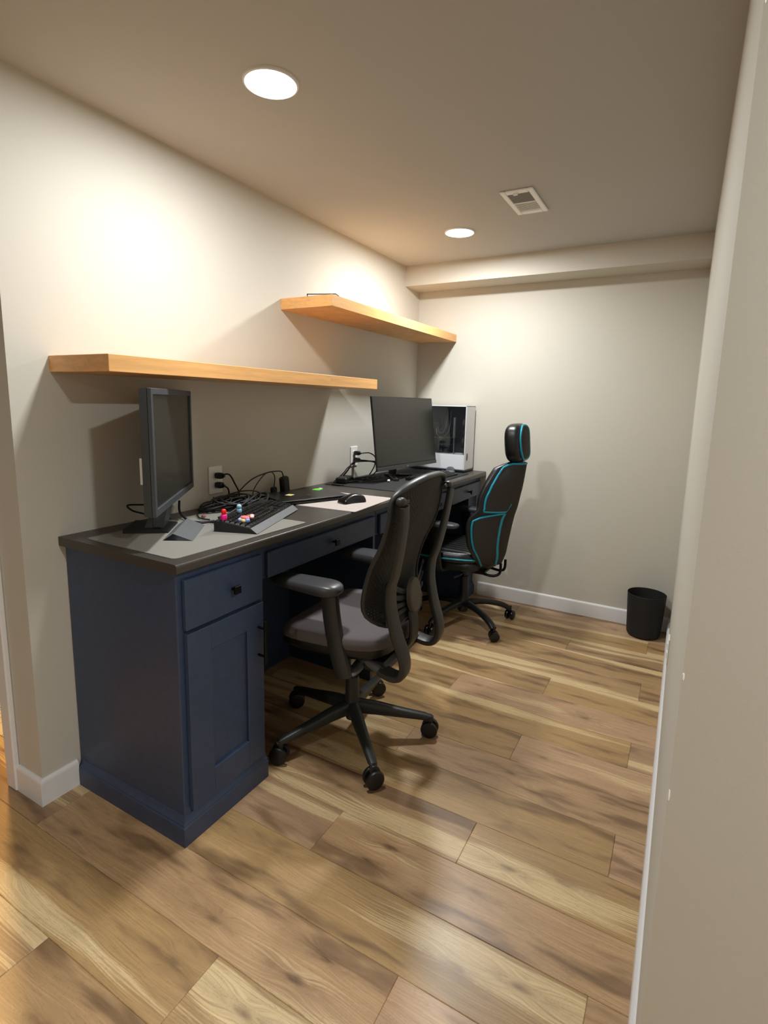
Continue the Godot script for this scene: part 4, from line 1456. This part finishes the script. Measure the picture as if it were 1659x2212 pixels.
		pill(mb, Vector3(0.296, 1.042, s * 0.224), Vector3(0.017, 0.017, 0.019), 0.8, 0.8, Basis(), 16, 10)
		tube(mb, [Vector3(0.288, 1.040, s * 0.222), Vector3(0.296, 1.040, s * 0.175)], [0.013, 0.009], 10)
		obj("pivot_knob", mb, fm, t)
	# lumbar ribs fanning from the disc
	for s in [-1, 1]:
		for k in 4:
			mb = MB.new()
			var y0: float = 0.665 - 0.018 * k
			var y1: float = 0.735 - 0.048 * k
			sweep(mb, smooth([Vector3(0.245, y0, s * 0.02), Vector3(0.238, lerpf(y0, y1, 0.4), s * 0.09), Vector3(0.222, y1, s * 0.168)], 6), oval(0.010, 0.004, 8), Vector3.UP, null)
			obj("lumbar_rib", mb, M.black_plastic, t)
	mb = MB.new()
	var dx := Transform3D(Basis(Vector3(0, 0, 1), -PI / 2 + 0.10), Vector3(0.250, 0.652, 0))
	var dr := []
	for q in [[0.0, 1.0], [0.012, 1.0], [0.017, 0.93], [0.019, 0.82], [0.0195, 0.05]]:
		var ring := []
		for k in 28:
			var a := TAU * k / 28
			ring.append(dx * Vector3(0.066 * q[1] * cos(a), q[0], 0.052 * q[1] * sin(a)))
		dr.append(ring)
	loft(mb, dr, true, 0.6)
	obj("lumbar_disc", mb, M.disc, t)
	mb = MB.new()
	sweep(mb, smooth([Vector3(0.248, 0.600, 0), Vector3(0.262, 0.54, 0), Vector3(0.255, 0.47, 0), Vector3(0.205, 0.420, 0)], 6), oval(0.034, 0.010, 12, 0.7), Vector3(0, 0, 1), [Vector2(0.7, 1), Vector2(0.9, 1), Vector2(1.0, 1)])
	obj("back_spine", mb, M.black_plastic, t)

func gaming_chair() -> void:
	var t := thing("gaming_chair", "black high-back gaming chair with teal piping and headrest", "chair", Vector3(0.635, 0, -2.100), 0.02)
	# base
	for i in 5:
		var a := deg_to_rad(36.0 + 72.0 * i - 1.0)
		var d := Vector3(cos(a), 0, sin(a))
		var side := Vector3.UP.cross(d)
		var mb := MB.new()
		sweep(mb, smooth([d * 0.02 + Vector3(0, 0.125, 0), d * 0.10 + Vector3(0, 0.128, 0), d * 0.19 + Vector3(0, 0.118, 0), d * 0.265 + Vector3(0, 0.098, 0), d * 0.312 + Vector3(0, 0.070, 0)], 4), oval(1, 1, 12, 0.75), side, [Vector2(0.026, 0.022), Vector2(0.025, 0.021), Vector2(0.024, 0.020), Vector2(0.023, 0.019), Vector2(0.022, 0.018), Vector2(0.021, 0.017), Vector2(0.020, 0.016)])
		var leg := obj("leg", mb, M.black_plastic, t)
		caster(leg, d * 0.318 + Vector3(0, 0.031, 0), 0.5 + i, 0.030, M.gloss_black, 0.013)
	var mb := MB.new()
	lathe(mb, [Vector2(0, 0.07), Vector2(0.028, 0.07), Vector2(0.036, 0.09), Vector2(0.036, 0.15), Vector2(0.028, 0.165), Vector2(0.026, 0.30), Vector2(0.016, 0.301), Vector2(0.016, 0.37), Vector2(0, 0.37)], 20)
	obj("gas_lift", mb, M.black_plastic, t)
	mb = MB.new()
	box(mb, Vector3(0.02, 0.372, 0), Vector3(0.24, 0.045, 0.17), 0.010)
	obj("tilt_mechanism", mb, M.black_plastic, t)
	mb = MB.new()
	tube(mb, [Vector3(0.05, 0.372, 0.08), Vector3(0.04, 0.366, 0.20), Vector3(0.02, 0.360, 0.25)], 0.006, 8)
	obj("tilt_lever", mb, M.black_plastic, t)
	# seat
	mb = MB.new()
	pill(mb, Vector3(-0.055, 0.412, 0), Vector3(0.190, 0.034, 0.205), 0.35, 0.35, Basis(), 32, 10)
	obj("seat_underside", mb, M.black_plastic, t)
	mb = MB.new()
	var rings := []
	for q in [[0.432, 0.93], [0.445, 0.99], [0.468, 1.0], [0.492, 0.97], [0.503, 0.90]]:
		var ring := []
		for p in oval(0.205 * q[1], 0.240 * q[1], 40, 0.42):
			ring.append(Vector3(-0.065 + p.x, q[0], p.y * (1.0 - 0.75 * maxf(0.0, p.x))))
		rings.append(ring)
	loft(mb, rings, true, 0.3)
	var seat := obj("seat", mb, M.leather, t)
	for k in 9:
		mb = MB.new()
		tube(mb, [Vector3(-0.225, 0.4985, -0.17 + 0.0425 * k), Vector3(-0.07, 0.503, -0.17 + 0.0425 * k), Vector3(0.10, 0.500, -0.17 + 0.0425 * k)], 0.020, 8, 0.42)
		obj("quilted_roll", mb, M.leather, seat)
	mb = MB.new()
	var loop := []
	for p in oval(0.208, 0.243, 56, 0.42):
		loop.append(Vector3(-0.065 + p.x, 0.452 + 0.012 * p.y * p.y / 0.06, p.y * (1.0 - 0.75 * maxf(0.0, p.x))))
	loop.append(loop[0])
	tube(mb, loop, 0.0052, 6)
	obj("seat_piping", mb, M.teal, t)
	# arms
	for s in [-1, 1]:
		mb = MB.new()
		pill(mb, Vector3(-0.085, 0.672, s * 0.268), Vector3(0.128, 0.017, 0.042), 0.6, 0.5, Basis(), 24, 10)
		obj("armrest", mb, M.chair_pad, t)
		mb = MB.new()
		sweep(mb, smooth([Vector3(-0.105, 0.664, s * 0.268), Vector3(-0.095, 0.55, s * 0.276), Vector3(-0.085, 0.43, s * 0.270), Vector3(-0.075, 0.392, s * 0.235), Vector3(-0.05, 0.385, s * 0.08)], 5), oval(0.036, 0.011, 12, 0.7), Vector3(1, 0, 0))
		obj("arm_post", mb, M.black_plastic, t)
	# back: xs = spine line, hw = half width, wing = how far the edge sweeps forward
	var tab := [[0.395, 0.215, 0.110, 0.060], [0.43, 0.228, 0.150, 0.085], [0.48, 0.243, 0.190, 0.105], [0.55, 0.253, 0.228, 0.138], [0.645, 0.268, 0.240, 0.165], [0.715, 0.281, 0.232, 0.170], [0.766, 0.295, 0.212, 0.142], [0.80, 0.302, 0.207, 0.146], [0.84, 0.309, 0.201, 0.148], [0.88, 0.317, 0.189, 0.142], [0.926, 0.324, 0.172, 0.132], [1.012, 0.334, 0.122, 0.105], [1.040, 0.337, 0.080, 0.060], [1.052, 0.338, 0.050, 0.030]]
	var look := func(y: float, c: int) -> float:
		for i in tab.size() - 1:
			if y <= tab[i + 1][0]:
				var f: float = clampf((y - tab[i][0]) / (tab[i + 1][0] - tab[i][0]), 0, 1)
				return cubic_interpolate(tab[i][c], tab[i + 1][c], tab[maxi(i - 1, 0)][c], tab[mini(i + 2, tab.size() - 1)][c], f)
		return tab[-1][c]
	var rear := func(y: float, tt: float, off: float) -> Vector3:
		return Vector3(look.call(y, 1) - look.call(y, 3) * pow(absf(tt), 1.8) + off, y, look.call(y, 2) * tt)
	mb = MB.new()
	rings = []
	for i in 31:
		var y := lerpf(0.396, 1.051, i / 30.0)
		var cl := minf(smoothstep(0.386, 0.43, y), 1.0 - 0.75 * smoothstep(1.005, 1.053, y))
		var ring := []
		for k in 40:
			var a := TAU * k / 40
			var c := signf(cos(a)) * pow(absf(cos(a)), 0.75)
			var s := sin(a)
			var th := (0.020 if s > 0 else lerpf(0.035, 0.062, smoothstep(0.70, 0.90, y))) * cl
			var p: Vector3 = rear.call(y, c, -0.020)
			p.x += signf(s) * pow(absf(s), 0.7) * th
			p.z += 0.004 * c
			ring.append(p)
		rings.append(ring)
	loft(mb, rings, true, 0.3)
	var back := obj("backrest", mb, M.leather, t)
	# fabric panels on the rear
	var patch := func(called: String, y0: Callable, y1: Callable, t0: float, t1: float) -> void:
		var q := MB.new()
		sheet(q, func(u, v):
			var tt := lerpf(t0, t1, u)
			return rear.call(lerpf(y0.call(tt), y1.call(tt), v), tt, 0.0030), 14, 16, 0.004)
		obj(called, q, M.back_cloth, back)
	var lowy := func(tt: float) -> float: return 0.418 + 0.035 * pow(absf(tt), 3.0)
	var waist := func(tt: float) -> float: return 0.738 - 0.030 * pow(absf(tt), 4.0)
	var waist2 := func(tt: float) -> float: return 0.757 + 0.010 * pow(absf(tt), 4.0)
	var topy := func(tt: float) -> float: return 1.032 - 0.012 * tt * tt
	patch.call("upper_panel", waist2, topy, -0.94, 0.94)
	patch.call("lower_panel", lowy, waist, -0.965, -0.46)
	patch.call("lower_panel", lowy, waist, 0.46, 0.965)
	patch.call("spine_panel", lowy, waist2, -0.42, 0.42)
	var line := func(called: String, pts: Array, r: float) -> void:
		var q := MB.new()
		tube(q, pts, r, 6)
		obj(called, q, M.teal, back)
	for s in [-1.0, 1.0]:
		var pts := []
		for i in 25:
			var f := i / 24.0
			pts.append(rear.call(lerpf(0.425, 0.705, f), s * 0.985, 0.003))
		for i in 9:
			var tt := lerpf(0.965, 0.45, (i + 1) / 9.0)
			pts.append(rear.call(waist.call(tt) + 0.006, s * tt, 0.004))
		line.call("piping", pts, 0.0064)
		pts = []
		for i in 20:
			pts.append(rear.call(lerpf(0.425, 0.745, i / 19.0), s * 0.44, 0.004))
		line.call("piping", pts, 0.0095)
		pts = []
		for i in 8:
			pts.append(rear.call(lerpf(0.748, 0.800, i / 7.0), s * lerpf(0.44, 0.33, i / 7.0), 0.003))
		line.call("piping", pts, 0.0050)
		pts = []
		for i in 9:
			var tt := lerpf(0.43, 0.955, i / 8.0)
			pts.append(rear.call(waist2.call(tt) - 0.004, s * tt, 0.004))
		for i in 24:
			pts.append(rear.call(lerpf(0.768, 1.024, i / 23.0), s * 0.965, 0.004))
		for i in 6:
			pts.append(rear.call(1.032, s * lerpf(0.88, 0.0, i / 5.0), 0.004))
		line.call("piping", pts, 0.0064)
	# headrest
	mb = MB.new()
	var hb := Basis(Vector3(0, 0, 1), 0.10)
	var hc := Vector3(0.278, 1.148, 0)
	pill(mb, hc, Vector3(0.056, 0.112, 0.120), 0.62, 0.62, hb, 30, 18)
	var head := obj("headrest", mb, M.leather, t)
	mb = MB.new()
	var hp := func(a: float, f: float) -> Vector3:
		var e := Vector2(signf(cos(a)) * pow(absf(cos(a)), 0.75), signf(sin(a)) * pow(absf(sin(a)), 0.75)) * f
		var bulge := 0.0565 * pow(maxf(0.0, 1.0 - pow(absf(e.x) * 0.80, 3.0)), 0.33) * pow(maxf(0.0, 1.0 - pow(absf(e.y) * 0.84, 3.0)), 0.33)
		return hc + hb * Vector3(bulge + 0.003, e.y * 0.098, e.x * 0.100)
	rings = []
	for f in [1.0, 0.8, 0.55, 0.3, 0.03]:
		var ring := []
		for k in 32:
			ring.append(hp.call(TAU * k / 32, f))
		rings.append(ring)
	var under := []
	for p in rings[0]:
		under.append(p - hb * Vector3(0.012, 0, 0))
	rings.push_front(under)
	loft(mb, rings, true, 0.5)
	obj("rear_panel", mb, M.back_cloth, head)
	mb = MB.new()
	loop = []
	for k in 41:
		loop.append(hp.call(TAU * k / 40, 1.015))
	tube(mb, loop, 0.0060, 6)
	obj("piping", mb, M.teal, head)
	for s in [-1, 1]:
		mb = MB.new()
		tube(mb, [Vector3(0.275, 1.00, s * 0.03), Vector3(0.275, 1.07, s * 0.03)], 0.007, 8)
		obj("headrest_post", mb, M.black_metal, head)
	# bracket from the back to the mechanism
	mb = MB.new()
	for s in [-1, 1]:
		mb = MB.new()
		tube(mb, smooth([Vector3(0.06, 0.372, s * 0.07), Vector3(0.17, 0.352, s * 0.07), Vector3(0.215, 0.354, s * 0.06), Vector3(0.238, 0.375, s * 0.05), Vector3(0.240, 0.43, s * 0.05)], 5), 0.0085, 8)
		obj("back_bracket", mb, M.black_metal, t)
	mb = MB.new()
	box(mb, Vector3(0.11, 0.372, 0), Vector3(0.10, 0.02, 0.19), 0.004)
	obj("bracket_plate", mb, M.black_metal, t)

func bin_and_rest() -> void:
	var t := thing("waste_bin", "small round black waste bin in the far right corner", "bin", Vector3(1.652, 0, -2.498))
	var mb := MB.new()
	ringlathe(mb, [Vector2(0.001, 0.0), Vector2(0.078, 0.0), Vector2(0.088, 0.006), Vector2(0.094, 0.018), Vector2(0.107, 0.260), Vector2(0.1075, 0.263), Vector2(0.106, 0.2645), Vector2(0.1045, 0.263), Vector2(0.092, 0.022), Vector2(0.086, 0.012), Vector2(0.001, 0.010)], 48)
	obj("bucket", mb, M.bin_black, t)
	outlet(Vector3(0, 1.0105, -0.677), Basis(Vector3.UP, PI / 2), "white wall outlet with two plugs, under the lower shelf")
	outlet(Vector3(0, 1.031, -1.782), Basis(Vector3.UP, PI / 2), "white wall outlet half hidden by the wide monitor's cords")
	outlet(Vector3(W, 0.30, -1.62), Basis(Vector3.UP, -PI / 2), "white wall outlet low on the right wall")

func _ready() -> void:
	rig()
	materials()
	var white := Color(0.970, 0.990, 1.0)
	ceiling_light(Vector3(0.605, H, -0.365), "round recessed ceiling light above the near end of the desk", 1.8, white)
	ceiling_light(Vector3(0.598, H, -1.868), "round recessed ceiling light beside the soffit", 2.4, white)
	# lights of the larger room behind the camera and of the room through the doorway
	ceiling_light(Vector3(2.85, H, 0.50), "round recessed ceiling light in the larger room, round the corner of the right wall", 3.5, white)
	ceiling_light(Vector3(0.6, H, 2.6), "round recessed ceiling light in the middle of the larger room", 1.8, white)
	ceiling_light(Vector3(-1.30, H, -0.40), "round recessed ceiling light in the room past the doorway", 4.2, Color(1.0, 0.80, 0.52))
	room()
	vent()
	desk()
	shelves()
	desk_things()
	mesh_chair()
	gaming_chair()
	bin_and_rest()
